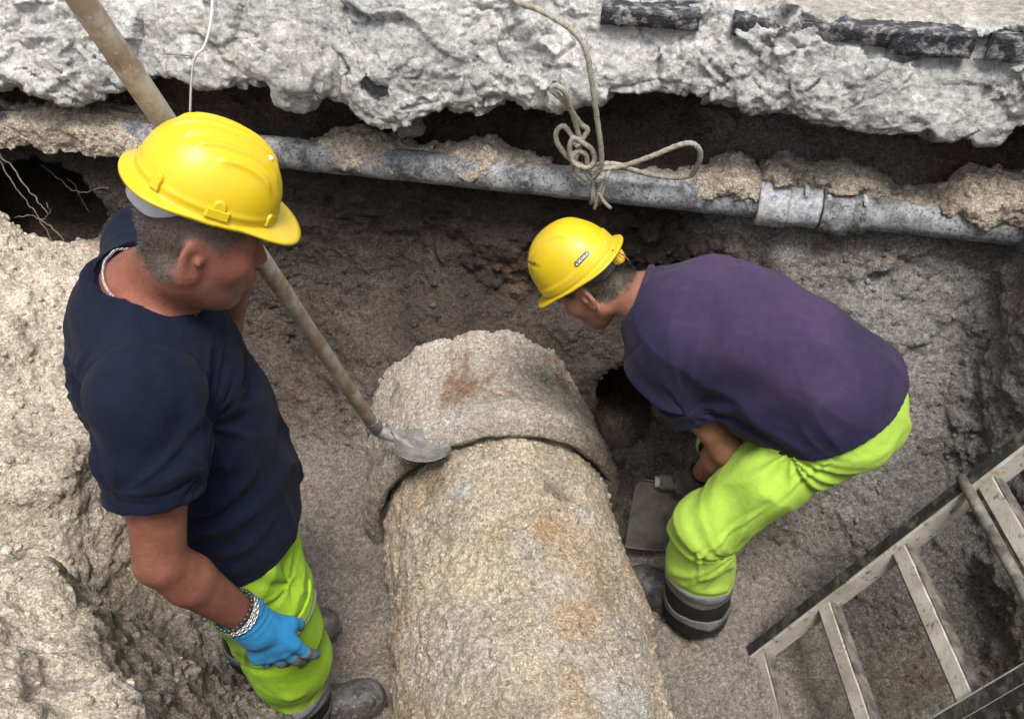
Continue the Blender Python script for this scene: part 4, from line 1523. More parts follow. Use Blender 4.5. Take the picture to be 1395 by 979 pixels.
def build_man1():
    root = empty('person', (-0.57, 1.13, 0.0), 'worker in navy t-shirt and yellow hard hat standing with a long shovel', 'person')
    # ---- body
    g = Grid((-0.92, 0.66, -0.02), (-0.22, 1.52, 1.80), 0.0041)
    for p in loft(man1_torso(-0.012), L1):
        g.put(p, 0.03)
    nb = np.array([-0.600, 1.113, 1.435])
    g.put(cone(nb, HC1 - HF1 * 0.025 - UP * 0.045, 0.066, 0.062), 0.035)
    for sh in (RSH, LSH):
        g.put(cone(nb + UP * 0.005, sh + UP * 0.01, 0.05, 0.055), 0.04)
    for a, b, c in ((RSH, REL, RWR), (LSH, LEL, LWR)):
        m = a + (b - a) * 0.5
        g.put(cone(a, m, 0.056, 0.049), 0.03)
        g.put(cone(m, b, 0.049, 0.041), 0.03)
        f = b + (c - b) * 0.30
        g.put(cone(b, f, 0.041, 0.043), 0.012)
        g.put(cone(f, c, 0.043, 0.029), 0.012)
    for h, k, a in (('rh', 'rk', 'ra'), ('lh', 'lk', 'la')):
        g.put(cone(H1[h], H1[k], 0.082, 0.055), 0.03)
        g.put(cone(H1[k], H1[k] + (H1[a] - H1[k]) * 0.35 - F1 * 0.012, 0.055, 0.052), 0.03)
        g.put(cone(H1[k] + (H1[a] - H1[k]) * 0.35 - F1 * 0.012, H1[a], 0.052, 0.038), 0.03)
        g.put(cone(H1[a] - UP * 0.045, H1[a] - UP * 0.05 + F1 * 0.13, 0.034, 0.028), 0.03)
    P, HF, HL, HU = head_put(g, HC1, HF1, HU1, 0.97)
    # neck muscle
    g.put(cone(P(-0.03, -0.055, -0.04), nb + F1 * 0.055 - L1 * 0.015, 0.016, 0.018), 0.03)
    # hands
    d1 = unit(np.array([0.42, -0.16, -0.88]))
    hr = hand_prims(RWR + d1 * 0.01, d1, unit(F1 * 0.8 + UP * 0.5), -UP * 0.3 + L1 * 0.9 - F1 * 0.2, CURL1, 0.88, 0.5, 1.16)
    for p, k in hr:
        g.put(p, k)
    d2 = unit(GRIP1 - LWR + np.array([0.0, -0.02, 0.03]))
    hl = hand_prims(LWR + d2 * 0.005, d2, -SHD, unit(GRIP1 - LWR), [(0.7, 1.2, 0.8)] * 4, 0.95, 0.8)
    for p, k in hl:
        g.put(p, k)
    v, q = finish(g, 1)
    BV = v

    def deep(v, c):
        # forearms and face are sunburnt, upper arm paler at the sleeve
        return c
    col = body_colour(v, HC1, HF, HL, HU, (0.170, 0.066, 0.044), (0.066, 0.054, 0.046), 0.97, deep)
    neck = sstep(0.14, 0.06, np.linalg.norm(v - (nb + UP * 0.04), axis=1))
    col = col * (1 - 0.35 * neck)[:, None] + np.array([0.23, 0.072, 0.046]) * (0.35 * neck)[:, None]
    mesh_obj('body', v, q, M_SKIN, root, np.clip(col, 0, 1))
    cropped_hair(root, v, q, col, scalp_mask(HC1, HF, HL, HU, 0.97), 9000, 0.0042, [(0.03, 0.024, 0.02), (0.05, 0.042, 0.036), (0.16, 0.145, 0.13), (0.09, 0.075, 0.065)], 91)

    # ---- t-shirt
    g = Grid((-0.93, 0.70, 0.82), (-0.30, 1.50, 1.56), 0.0046)
    st = man1_torso(0.012)
    st = [(np.array([-0.592, 1.116, 0.80]), 0.188, 0.148)] + [(np.array([-0.590, 1.117, 0.92]), 0.186, 0.146)] + st[1:]
    for p in loft(st, L1):
        g.put(p, 0.03)
    for sh, el in ((RSH, REL), (LSH, LEL)):
        m = sh + (el - sh) * 0.66
        out = unit(np.cross(el - sh, F1))
        g.put(cone(nb - UP * 0.01, sh + UP * 0.005, 0.062, 0.070), 0.04)
        g.put(cone(sh, sh + (el - sh) * 0.35, 0.070, 0.070), 0.035)
        g.put(cone(sh + (el - sh) * 0.35, m, 0.070, 0.073, F1, 1.08), 0.02)
    # openings
    for sh, el in ((RSH, REL), (LSH, LEL)):
        m = sh + (el - sh) * 0.58
        d = unit(el - sh + np.array([0.02, 0, 0]))
        sl, X, Y, Z = g.box(np.minimum(sh, el) - 0.13, np.maximum(sh, el) + 0.13)
        far = (X - m[0]) * d[0] + (Y - m[1]) * d[1] + (Z - m[2]) * d[2]
        rad = cone(sh, el + d * 0.1, 0.115, 0.115)[0](X, Y, Z)
        g.D[sl] = np.maximum(g.D[sl], np.minimum(far, -rad))
        g.put(cone(m - d * 0.028, m + d * 0.04, 0.052, 0.066), 0.006, 'cut')
    nrm = unit(UP * 0.86 + F1 * 0.42)
    npt = nb + UP * 0.028 + F1 * 0.0
    sl, X, Y, Z = g.box(nb - 0.14, nb + 0.16)
    far = frame_clip(npt, nrm)(X, Y, Z)
    rad = cone(nb - nrm * 0.1, nb + nrm * 0.15, 0.092, 0.092)[0](X, Y, Z)
    g.D[sl] = np.maximum(g.D[sl], np.minimum(far, -rad))
    g.put(cone(nb - nrm * 0.05, nb + nrm * 0.10, 0.060, 0.080), 0.008, 'cut')
    hemn = unit(-UP + F1 * 0.10 - L1 * 0.0)
    g.clip(frame_clip(np.array([-0.57, 1.12, 0.885]), hemn))
    g.put(loft([(np.array([-0.592, 1.116, 0.84]), 0.174, 0.134), (np.array([-0.590, 1.117, 0.915]), 0.162, 0.120)], L1)[0], 0.006, 'cut')

    def disp(v, N):
        d = radial_folds(v, RSH - UP * 0.10 + F1 * 0.05 + L1 * 0.03, L1, 3.4, 0.18, 0.012, 3)
        d += radial_folds(v, RSH - UP * 0.09 - F1 * 0.07 + L1 * 0.02, L1, 3.2, 0.18, 0.011, 9)
        d += radial_folds(v, np.array([-0.70, 1.04, 1.02]), L1, 3.0, 0.24, 0.012, 13)
        z = v[:, 2]
        low = sstep(1.30, 1.02, z)
        d += band_folds(v, F1 * 0.9 - UP * 0.35 - L1 * 0.2, 13, 0.20, 0.008, 21) * (0.35 + 0.65 * low)
        # slack folds across the flank, falling towards the belly
        for (z0, a) in ((1.20, 0.010), (1.13, 0.012), (1.065, 0.010), (1.00, 0.010), (0.95, 0.007)):
            p0 = np.array([-0.66, 0.955, z0 + 0.03])
            p1 = np.array([-0.53, 0.945, z0 - 0.01])
            p2 = np.array([-0.42, 1.03, z0 + 0.015])
            d += bezier_fold(v, [p0, p1, p2], 0.016, a)
        for o, w_, a in ((0.02, 0.010, 0.007), (0.055, 0.011, 0.008), (0.095, 0.010, 0.006), (0.135, 0.010, 0.006), (0.18, 0.011, 0.006)):
            c0 = RSH + L1 * (o + 0.02)
            d += bezier_fold(v, [c0 + UP * 0.07 + F1 * 0.01, c0 - F1 * 0.085 + UP * 0.02, c0 - F1 * 0.135 - UP * 0.07 - L1 * 0.01, c0 - F1 * 0.125 - UP * 0.19 - L1 * 0.03], w_, a)
        # sleeve folds
        for k, (o, a) in enumerate(((0.05, 0.007), (-0.01, 0.008), (-0.06, 0.006))):
            d += bezier_fold(v, [RSH + F1 * (o + 0.02) - L1 * 0.06, RSH + F1 * o * 0.8 - UP * 0.08 - L1 * 0.075, RSH + F1 * (o + 0.03) - UP * 0.17 - L1 * 0.11], 0.014, a)
        hemd = -((v - (RSH + (REL - RSH) * 0.58)) @ unit(REL - RSH))
        insl = sstep(0.15, 0.12, np.linalg.norm(v - (RSH + (REL - RSH) * 0.5), axis=1))
        d = d * (1 - insl * (1 - (0.25 + 0.75 * sstep(0.01, 0.07, hemd))))
        # hems
        sl_h = np.abs((v - (RSH + (REL - RSH) * 0.58)) @ unit(REL - RSH) + 0.022)
        d -= 0.0022 * np.exp(-(sl_h / 0.003) ** 2) * sstep(0.13, 0.11, np.linalg.norm(v - (RSH + (REL - RSH) * 0.5), axis=1))
        hz = np.abs((v - np.array([-0.57, 1.12, 0.885])) @ (-hemn) - 0.022)
        d -= 0.002 * np.exp(-(hz / 0.003) ** 2)
        # shoulder seam
        sm = np.abs((v - (RSH + L1 * 0.035)) @ unit(L1 * 0.94 + UP * 0.1))
        d -= 0.003 * np.exp(-(sm / 0.0035) ** 2) * sstep(0.15, 0.10, np.linalg.norm(v - RSH, axis=1)) * sstep(-0.05, 0.0, v[:, 2] - RSH[2] + 0.05)
        return d
    v, q = finish(g, 2, disp, sub=False)
    shirt = mesh_obj('t_shirt', v, q, M_NAVY, root)
    # collar ring
    e1 = unit(F1 - nrm * (F1 @ nrm))
    e2 = np.cross(nrm, e1)
    cen = npt + nrm * 0.001
    P_ = [cen + e1 * math.cos(a) * 0.086 + e2 * math.sin(a) * 0.086 - nrm * 0.003 for a in np.linspace(0, 2 * math.pi, 56, endpoint=False)]
    cv, cf = tube(P_, 0.0125, 12, closed=True)
    mesh_obj('collar', cv, cf, M_NAVY, shirt)
    # ---- necklace, lying on the neck's own surface
    dn_ = (BV - cen) @ nrm
    near = (np.abs(dn_ - 0.016) < 0.005) & (np.hypot((BV - cen) @ e1, (BV - cen) @ e2) < 0.084)
    an, rn = np.arctan2((BV - cen) @ e2, (BV - cen) @ e1)[near], np.hypot((BV - cen) @ e1, (BV - cen) @ e2)[near]

    def neck_r(a):
        d = np.abs((an - a + math.pi) % (2 * math.pi) - math.pi)
        m = d < 0.15
        return (float(np.percentile(rn[m], 90)) if m.any() else 0.07) + 0.002
    parts = []
    for k in range(120):
        a = 2 * math.pi * k / 120
        if math.cos(a) > 0.35:
            continue
        p = cen + (e1 * math.cos(a) + e2 * math.sin(a)) * neck_r(a) + nrm * (0.019 + 0.002 * math.sin(3 * a))
        tdir = unit(-e1 * math.sin(a) + e2 * math.cos(a))
        w = nrm if k % 2 else unit(e1 * math.cos(a) + e2 * math.sin(a))
        ring = [p + tdir * 0.0032 * math.cos(b) + w * 0.0021 * math.sin(b) for b in np.linspace(0, 2 * math.pi, 8, endpoint=False)]
        parts.append(tube(ring, 0.0007, 4, closed=True))
    v, f = join(parts)
    mesh_obj('necklace', v, f, M_SILVER, root)

    # ---- trousers
    g = Grid((-0.88, 0.82, 0.02), (-0.30, 1.42, 1.02), 0.0058)
    st = [(np.array([-0.595, 1.117, 0.86]), 0.172, 0.130), (np.array([-0.59, 1.118, 1.0]), 0.160, 0.120)]
    for p in loft(st, L1):
        g.put(p, 0.03)
    for h, k, a in (('rh', 'rk', 'ra'), ('lh', 'lk', 'la')):
        hh, kk, aa = H1[h], H1[k], H1[a]
        g.put(cone(hh - UP * 0.04 - F1 * 0.015, hh + (kk - hh) * 0.5, 0.108, 0.098), 0.05)
        g.put(cone(hh + (kk - hh) * 0.5, kk - UP * 0.05, 0.098, 0.086), 0.03)
        g.put(cone(kk - UP * 0.05, aa + UP * 0.02, 0.084, 0.079), 0.03)
    g.put(ell((-0.655, 1.10, 0.87), (0.10, 0.15, 0.13)), 0.06)
    g.clip(lambda X, Y, Z: (fz + 0.062) - Z + 0 * X + 0 * Y)
    g.clip(lambda X, Y, Z: Z - 0.97 + 0 * X + 0 * Y)

    def disp(v, N):
        z = v[:, 2]
        d = band_folds(v, UP * 0.75 + F1 * 0.5, 12, 0.25, 0.007, 31) * sstep(0.16, 0.3, z)
        d += radial_folds(v, H1['rk'] - F1 * 0.085 + UP * 0.03, L1, 2.4, 0.17, 0.012, 33)
        d += radial_folds(v, np.array([-0.47, 1.03, 0.80]), L1, 2.4, 0.16, 0.009, 35)
        for (z0, a) in ((0.33, 0.010), (0.29, 0.010), (0.24, 0.009), (0.45, 0.008)):
            d += bezier_fold(v, [H1['rk'] * [1, 1, 0] + UP * (z0 + 0.03) - F1 * 0.07 - L1 * 0.05, H1['rk'] * [1, 1, 0] + UP * z0 - L1 * 0.085, H1['rk'] * [1, 1, 0] + UP * (z0 + 0.02) + F1 * 0.075 - L1 * 0.03], 0.014, a)
        return d
    v, q = finish(g, 2, disp)
    tr = mesh_obj('trousers', v, q, M_LIME, root)
    grid_t = g
    # bands and dark cuffs of both legs hug the trouser leg
    for nm, m, z0, z1, inf in (('reflective_band', M_BAND, 0.205, 0.262, 0.007), ('dark_cuff', M_BLACKCLOTH, 0.055, 0.207, 0.006), ('reflective_band', M_BAND, 0.105, 0.140, 0.009)):
        for k, a in (('rk', 'ra'), ('lk', 'la')):
            c0 = H1[k]
            aa = H1[a]
            gg = Grid(np.minimum(c0, aa) * [1, 1, 0] + [-0.13, -0.13, fz + z0 - 0.02], np.maximum(c0, aa) * [1, 1, 0] + [0.13, 0.13, fz + z1 + 0.02], 0.0048)
            gg.put(cone(c0 - UP * 0.05, aa + UP * 0.02, 0.084 + inf, 0.079 + inf), 0.0)
            gg.put(cone(aa + UP * 0.02, aa - UP * 0.1, 0.079 + inf, 0.085 + inf), 0.01)
            gg.clip(lambda X, Y, Z: np.maximum(fz + z0 - Z, Z - fz - z1) + 0 * X + 0 * Y)
            vv, qq = finish(gg, 1, lambda v, N: disp(v, N) + 0.001)
            mesh_obj(nm, vv, qq, m, tr)
    # thigh pocket with flap and piping, on the outside of the near leg
    PO = unit(-L1 * 0.72 + F1 * 0.70)
    PT = unit(F1 * 0.72 + L1 * 0.70)
    pc = H1['rh'] + (H1['rk'] - H1['rh']) * 0.70 + PO * 0.094
    axd = unit(H1['rk'] - H1['rh'])
    for nm, (u0, u1), (w0, w1), mt in (('pocket', (-0.055, 0.075), (-0.045, 0.060), M_LIME), ('pocket_flap', (-0.075, -0.045), (-0.050, 0.066), M_LIME)):
        vv, ff = [], []
        nu, nw = 12, 12
        for side in (0.004 if nm == 'pocket' else 0.008, -0.012):
            for i in range(nu + 1):
                for j in range(nw + 1):
                    w = w0 + (w1 - w0) * j / nw
                    u = u0 + (u1 - u0) * i / nu - 0.25 * (w - w0)
                    curve = -(0.102 - math.sqrt(max(0.102 ** 2 - w ** 2, 0)))
                    vv.append(pc + axd * u + PT * w + PO * (side + curve + 0.010))
        n1_ = (nu + 1) * (nw + 1)
        for i in range(nu):
            for j in range(nw):
                a = i * (nw + 1) + j
                ff.append((a, a + nw + 1, a + nw + 2, a + 1))
                ff.append((n1_ + a, n1_ + a + 1, n1_ + a + nw + 2, n1_ + a + nw + 1))
        rim = [i * (nw + 1) for i in range(nu + 1)] + [nu * (nw + 1) + j for j in range(1, nw + 1)] + [i * (nw + 1) + nw for i in range(nu - 1, -1, -1)] + [j for j in range(nw - 1, 0, -1)]
        for a, b in zip(rim, rim[1:] + rim[:1]):
            ff.append((a, n1_ + a, n1_ + b, b))
        mesh_obj(nm, vv, ff, mt, tr)
    P_ = [pc + axd * (-0.045 - 0.25 * (w + 0.05)) + PT * w + PO * (0.021 - (0.102 - math.sqrt(0.102 ** 2 - w ** 2))) for w in np.linspace(-0.048, 0.066, 12)]
    v, f = tube(P_, 0.0026, 8)
    mesh_obj('pocket_piping', v, f, M_BAND, tr)
    build_boots(root, [(H1['ra'], F1), (H1['la'], unit([0.9, 0.45, 0]))])

    # ---- glove on the lowered hand: blue knit, grey coated fingers
    lo, hi = np.minimum(RWR, RWR + d1 * 0.17) - 0.09, np.maximum(RWR, RWR + d1 * 0.17) + 0.09
    g = Grid(lo, hi, 0.0026)
    hg = hand_prims(RWR + d1 * 0.01, d1, unit(F1 * 0.8 + UP * 0.5), -UP * 0.3 + L1 * 0.9 - F1 * 0.2, CURL1, 1.13, 0.5, 1.16)
    for p, k in hg:
        g.put(p, k)
    cuff0 = RWR - d1 * 0.022
    g.put(cone(cuff0, RWR + d1 * 0.03, 0.040, 0.036), 0.012)
    g.clip(frame_clip(cuff0, -d1))
    gv, gq = finish(g, 1, lambda v, N: band_folds(v, np.cross(d1, L1) + d1 * 0.3, 40, 0.3, 0.0016, 51) + 0.0018 * np.clip(np.sin(((v - RWR) @ d1) * 420), 0, 1) * sstep(0.03, 0.0, (v - RWR) @ d1))
    gl = mesh_obj('glove', gv, gq, M_BLUEGLOVE, root)
    gl['label'] = 'blue knitted glove'
    g2 = Grid(lo, hi, 0.0026)
    for p, k in hand_prims(RWR + d1 * 0.01, d1, unit(F1 * 0.8 + UP * 0.5), -UP * 0.3 + L1 * 0.9 - F1 * 0.2, CURL1, 1.32, 0.5, 1.16):
        g2.put(p, k)
    # keep only the far finger joints
    palmn = unit(L1 * 0.9 - UP * 0.3 - F1 * 0.2)
    g2.clip(frame_clip(RWR + d1 * 0.126, -(d1 * 0.95 + palmn * 0.25)))
    v, q = finish(g2, 1)
    mesh_obj('finger_coating', v, q, M_GREYGLOVE, gl)
    # ---- bracelets
    fd = unit(RWR - REL)
    for k, (off, r, mt, nm) in enumerate(((0.046, 0.0036, M_BEAD, 'bead'), (0.036, 0.0030, M_SILVER, 'chain'), (0.028, 0.0028, M_SILVER, 'chain'))):
        cen = RWR - fd * off
        e = unit(np.cross(fd, UP))
        h = np.cross(fd, e)
        R_ = 0.0385 + 0.0005 * k
        if nm == 'bead':
            parts = []
            for j in range(26):
                a = 2 * math.pi * j / 26
                parts.append(((ICO[1][0] * 0.0047) + cen + e * math.cos(a) * R_ + h * math.sin(a) * R_ + fd * 0.003 * math.sin(a * 2), ICO[1][1]))
            v, f = join(parts)
        else:
            parts = []
            for j in range(44):
                a = 2 * math.pi * j / 44
                p = cen + e * math.cos(a) * R_ + h * math.sin(a) * R_ + fd * 0.002 * math.sin(a * 2 + k)
                td = unit(-e * math.sin(a) + h * math.cos(a))
                w = fd if j % 2 else unit(p - cen)
                parts.append(tube([p + td * 0.0042 * math.cos(b) + w * 0.0028 * math.sin(b) for b in np.linspace(0, 2 * math.pi, 8, endpoint=False)], 0.0011, 5, closed=True))
            v, f = join(parts)
        mesh_obj('bracelet', v, f, mt, root)
    return root


build_man1()
# ------------------------------------------------------------------ bending worker (purple shirt)
F2 = unit([-0.945, 0.33, 0])
L2 = np.array([-F2[1], F2[0], 0])            # his left, towards the camera
fa = floor_z(0.53, 1.37)
B = dict(la=np.array([0.535, 1.365, fa + 0.088]), lk=np.array([0.500, 1.345, 0.515]), lh=np.array([0.757, 1.392, 0.838]),
         ra=np.array([0.76, 1.79, floor_z(0.76, 1.79) + 0.088]), rk=np.array([0.63, 1.70, 0.47]), rh=np.array([0.815, 1.58, 0.838]))
S_L, E_L, W_L = np.array([0.372, 1.570, 0.900]), np.array([0.557, 1.478, 0.664]), np.array([0.537, 1.588, 0.437])
S_R, E_R, W_R = np.array([0.425, 1.862, 0.862]), np.array([0.45, 1.80, 0.60]), np.array([0.60, 1.70, 0.45])
HC2 = np.array([0.208, 1.772, 0.980])
hp = math.radians(46)
HF2 = unit(F2 * math.cos(hp) - UP * math.sin(hp))
HU2 = unit(UP * math.cos(hp) + F2 * math.sin(hp))
NB2 = np.array([0.345, 1.725, 0.972])
HOE_A = np.array([0.425, 1.640, 0.345])      # handle end beyond the blade
HOE_B = np.array([0.850, 1.600, 0.345])
HOED = unit(HOE_B - HOE_A)


def man2_torso(inf):
    return [(np.array([0.793, 1.475, 0.858]), 0.165 + inf, 0.120 + inf),
            (np.array([0.692, 1.535, 0.932]), 0.165 + inf, 0.122 + inf),
            (np.array([0.570, 1.603, 0.966]), 0.170 + inf, 0.118 + inf),
            (np.array([0.455, 1.670, 0.955]), 0.180 + inf, 0.110 + inf),
            (np.array([0.395, 1.705, 0.950]), 0.130 + inf, 0.085 + inf),
            (np.array([0.345, 1.725, 0.965]), 0.070 + 0.5 * inf, 0.060 + 0.5 * inf)]


def build_man2():
    root = empty('person', (0.62, 1.55, 0.0), 'worker in faded purple t-shirt and yellow hard hat bending beside the sewer pipe', 'person')
    g = Grid((0.02, 1.20, -0.05), (1.05, 2.05, 1.16), 0.0048)
    for p in loft(man2_torso(-0.010), L2):
        g.put(p, 0.03)
    g.put(cone(NB2, HC2 - HF2 * 0.028 - HU2 * 0.045, 0.058, 0.055), 0.035)
    for a, b, c in ((S_L, E_L, W_L), (S_R, E_R, W_R)):
        g.put(cone(NB2 + (a - NB2) * 0.2, a, 0.05, 0.055), 0.04)
        m = a + (b - a) * 0.45
        g.put(cone(a, m, 0.055, 0.047), 0.03)
        g.put(cone(m, b, 0.047, 0.039), 0.03)
        f = b + (c - b) * 0.28
        g.put(cone(b, f, 0.041, 0.043), 0.025)
        g.put(cone(f, c, 0.043, 0.027), 0.03)
    for h, k, a in (('rh', 'rk', 'ra'), ('lh', 'lk', 'la')):
        g.put(cone(B[h], B[k], 0.080, 0.054), 0.03)
        g.put(cone(B[k], B[a], 0.052, 0.036), 0.03)
        g.put(cone(B[a] - UP * 0.045, B[a] - UP * 0.05 + unit([-0.6, 0.8, 0]) * 0.12, 0.033, 0.027), 0.03)
    P, HF, HL, HU = head_put(g, HC2, HF2, HU2, 0.96)
    e1 = unit([-0.06, 0.18, -0.98])
    grip = [(0.75, 1.25, 0.8), (0.8, 1.25, 0.8), (0.85, 1.25, 0.8), (0.9, 1.25, 0.8)]
    for p, k in hand_prims(W_L, e1, [-1, 0.1, 0], [0, 1, 0], grip, 0.9, 0.9):
        g.put(p, k)
    e1r = unit([0.06, -0.45, -0.88])
    for p, k in hand_prims(W_R, e1r, [-1, 0.1, 0], [0, -1, -0.3], grip, 0.9, 0.9):
        g.put(p, k)
    v, q = finish(g, 1)
    col = body_colour(v, HC2, HF, HL, HU, (0.215, 0.095, 0.060), (0.024, 0.033, 0.026), 0.96)
    mesh_obj('body', v, q, M_SKIN, root, np.clip(col, 0, 1))
    cropped_hair(root, v, q, col, scalp_mask(HC2, HF, HL, HU, 0.96), 7000, 0.0065, [(0.012, 0.009, 0.007), (0.022, 0.016, 0.012), (0.04, 0.03, 0.022)], 92)

    # ---- t-shirt
    g = Grid((0.20, 1.22, 0.60), (1.06, 2.06, 1.18), 0.0048)
    tt = man2_torso(0.014)
    st = [(np.array([0.872, 1.435, 0.79]), 0.200, 0.162), (tt[0][0], 0.197, 0.158), (tt[1][0], 0.184, 0.142)] + tt[2:]
    for p in loft(st, L2):
        g.put(p, 0.035)
    for p in loft([(np.array([0.46, 1.635, 0.885]), 0.150, 0.105), (np.array([0.66, 1.52, 0.855]), 0.155, 0.115), (np.array([0.76, 1.46, 0.825]), 0.165, 0.11)], L2):
        g.put(p, 0.05)
    for sh, el in ((S_L, E_L), (S_R, E_R)):
        m = sh + (el - sh) * 0.62
        g.put(cone(NB2 + (sh - NB2) * 0.35, sh, 0.066, 0.072), 0.045)
        g.put(cone(sh, sh + (el - sh) * 0.3, 0.074, 0.074), 0.04)
        g.put(cone(sh + (el - sh) * 0.3, m, 0.073, 0.073), 0.03)
    for sh, el in ((S_L, E_L), (S_R, E_R)):
        m = sh + (el - sh) * 0.55
        d = unit(el - sh)
        sl, X, Y, Z = g.box(np.minimum(sh, el) - 0.13, np.maximum(sh, el) + 0.13)
        far = (X - m[0]) * d[0] + (Y - m[1]) * d[1] + (Z - m[2]) * d[2]
        rad = cone(m - d * 0.02, el + d * 0.1, 0.095, 0.085)[0](X, Y, Z)
        g.D[sl] = np.maximum(g.D[sl], np.minimum(far, -rad))
        g.put(cone(m - d * 0.028, m + d * 0.04, 0.048, 0.066), 0.006, 'cut')
    nrm = unit(HC2 - NB2 + UP * 0.02)
    npt = NB2 + nrm * 0.020
    sl, X, Y, Z = g.box(NB2 - 0.15, NB2 + 0.15)
    far = frame_clip(npt, nrm)(X, Y, Z)
    rad = cone(NB2 - nrm * 0.05, NB2 + nrm * 0.15, 0.10, 0.10)[0](X, Y, Z)
    g.D[sl] = np.maximum(g.D[sl], np.minimum(far, -rad))
    g.put(cone(NB2 - nrm * 0.05, NB2 + nrm * 0.10, 0.052, 0.072), 0.008, 'cut')
    hn = np.array([0.55, -0.15, -0.82])
    hk = -0.502
    g.clip(lambda X, Y, Z: X * hn[0] + Y * hn[1] + Z * hn[2] - hk)
    sp = unit(np.array([0.34, 1.72, 0.96]) - np.array([0.84, 1.46, 0.86]))

    def disp(v, N):
        d = radial_folds(v, S_L + np.array([0.085, -0.03, -0.075]), L2, 3.4, 0.24, 0.014, 61)
        d += radial_folds(v, np.array([0.80, 1.36, 0.84]), L2, 3.2, 0.24, 0.010, 63)
        d += band_folds(v, sp + UP * 0.25, 10, 0.20, 0.008, 65)
        # slack folds from the armpit along the flank to the hip
        for k, (z0, a) in enumerate(((0.90, 0.010), (0.85, 0.013), (0.80, 0.012))):
            d += bezier_fold(v, [np.array([0.46, 1.50, z0]), np.array([0.58, 1.45, z0 - 0.03]), np.array([0.72, 1.37, z0 - 0.015])], 0.020, a)
        d += bezier_fold(v, [np.array([0.63, 1.40, 0.80]), np.array([0.74, 1.34, 0.79]), np.array([0.86, 1.33, 0.845])], 0.016, 0.012)
        d += bezier_fold(v, [np.array([0.80, 1.48, 1.02]), np.array([0.89, 1.40, 0.96]), np.array([0.95, 1.36, 0.90])], 0.022, 0.010)
        d = d * (0.2 + 0.8 * sstep(0.005, 0.06, hk - v @ hn))
        m = S_L + (E_L - S_L) * 0.55
        sh = np.abs((v - m) @ unit(E_L - S_L) + 0.02)
        d -= 0.0022 * np.exp(-(sh / 0.003) ** 2) * sstep(0.11, 0.09, np.linalg.norm(v - m, axis=1))
        hz = np.abs(v @ hn - hk + 0.02)
        d -= 0.002 * np.exp(-(hz / 0.0035) ** 2)
        sm = np.abs((v - (S_L + np.array([0.0, 0.03, 0.0]))) @ unit(np.array([-0.25, 0.8, 0.45])))
        d -= 0.003 * np.exp(-(sm / 0.004) ** 2) * sstep(0.13, 0.09, np.linalg.norm(v - S_L, axis=1))
        return d
    v, q = finish(g, 2, disp)
    # sun-bleached shoulders and back, darker unfaded flanks
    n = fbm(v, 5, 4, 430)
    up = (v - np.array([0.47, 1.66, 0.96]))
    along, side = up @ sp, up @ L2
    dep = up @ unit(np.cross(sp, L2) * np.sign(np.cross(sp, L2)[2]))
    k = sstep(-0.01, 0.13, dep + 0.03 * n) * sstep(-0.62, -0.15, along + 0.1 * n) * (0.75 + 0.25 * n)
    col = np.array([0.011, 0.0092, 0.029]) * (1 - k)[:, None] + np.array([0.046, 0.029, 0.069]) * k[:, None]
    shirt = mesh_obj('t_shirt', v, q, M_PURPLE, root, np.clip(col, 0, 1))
    a1 = unit(UP - nrm * (UP @ nrm))
    a2 = np.cross(nrm, a1)
    P_ = [npt + a1 * math.cos(a) * 0.073 + a2 * math.sin(a) * 0.070 - nrm * 0.005 for a in np.linspace(0, 2 * math.pi, 56, endpoint=False)]
    cv, cf = tube(P_, 0.0105, 12, closed=True)
    mesh_obj('collar', cv, cf, M_PURPLE, shirt, np.tile([0.03, 0.022, 0.046], (len(cv), 1)))

    # ---- trousers
    g = Grid((0.34, 1.18, -0.02), (1.08, 1.98, 1.02), 0.0056)
    for p in loft([(np.array([0.835, 1.465, 0.83]), 0.168, 0.124), (np.array([0.75, 1.505, 0.895]), 0.158, 0.112)], L2):
        g.put(p, 0.03)
    for h, k, a in (('rh', 'rk', 'ra'), ('lh', 'lk', 'la')):
        hh, kk, aa = B[h], B[k], B[a]
        mid = hh + (kk - hh) * 0.5
        g.put(cone(hh + np.array([0.03, 0, 0.0]), mid, 0.098, 0.090), 0.05)
        g.put(cone(mid, kk, 0.090, 0.079), 0.03)
        g.put(cone(kk, kk + (aa - kk) * 0.45, 0.083, 0.082), 0.03)
        g.put(cone(kk + (aa - kk) * 0.45, aa, 0.082, 0.080), 0.03)
    g.clip(lambda X, Y, Z: (fa + 0.045) - Z + 0 * X + 0 * Y)

    def disp2(v, N):
        d = radial_folds(v, B['lk'] + np.array([0.085, 0.0, -0.03]), L2, 3.2, 0.18, 0.016, 71)
        d += radial_folds(v, B['lh'] + np.array([-0.09, -0.02, -0.02]), L2, 3.2, 0.20, 0.014, 73)
        d += band_folds(v, unit(B['lk'] - B['lh']), 12, 0.22, 0.0085, 75)
        for (z0, a) in ((0.335, 0.009), (0.295, 0.009)):
            c0 = np.array([0.515, 1.355, z0])
            d += bezier_fold(v, [c0 + [0.085, 0.0, 0.02], c0 + [0.03, -0.08, 0.0], c0 + [-0.06, -0.065, 0.015]], 0.013, a)
        # outer seam of the near leg
        for p0, p1 in ((B['lh'] + L2 * 0.10, B['lk'] + L2 * 0.085), (B['lk'] + L2 * 0.085, B['la'] + UP * 0.17 + L2 * 0.08)):
            ax = unit(p1 - p0)
            w = v - p0
            t_ = np.clip(w @ ax, 0, np.linalg.norm(p1 - p0))
            r = np.linalg.norm(w - np.outer(t_, ax), axis=1)
            d += 0.005 * np.exp(-(r / 0.006) ** 2) - 0.003 * np.exp(-((r - 0.011) / 0.004) ** 2)
        return d
    v, q = finish(g, 2, disp2)
    tr = mesh_obj('trousers', v, q, M_LIME2, root)
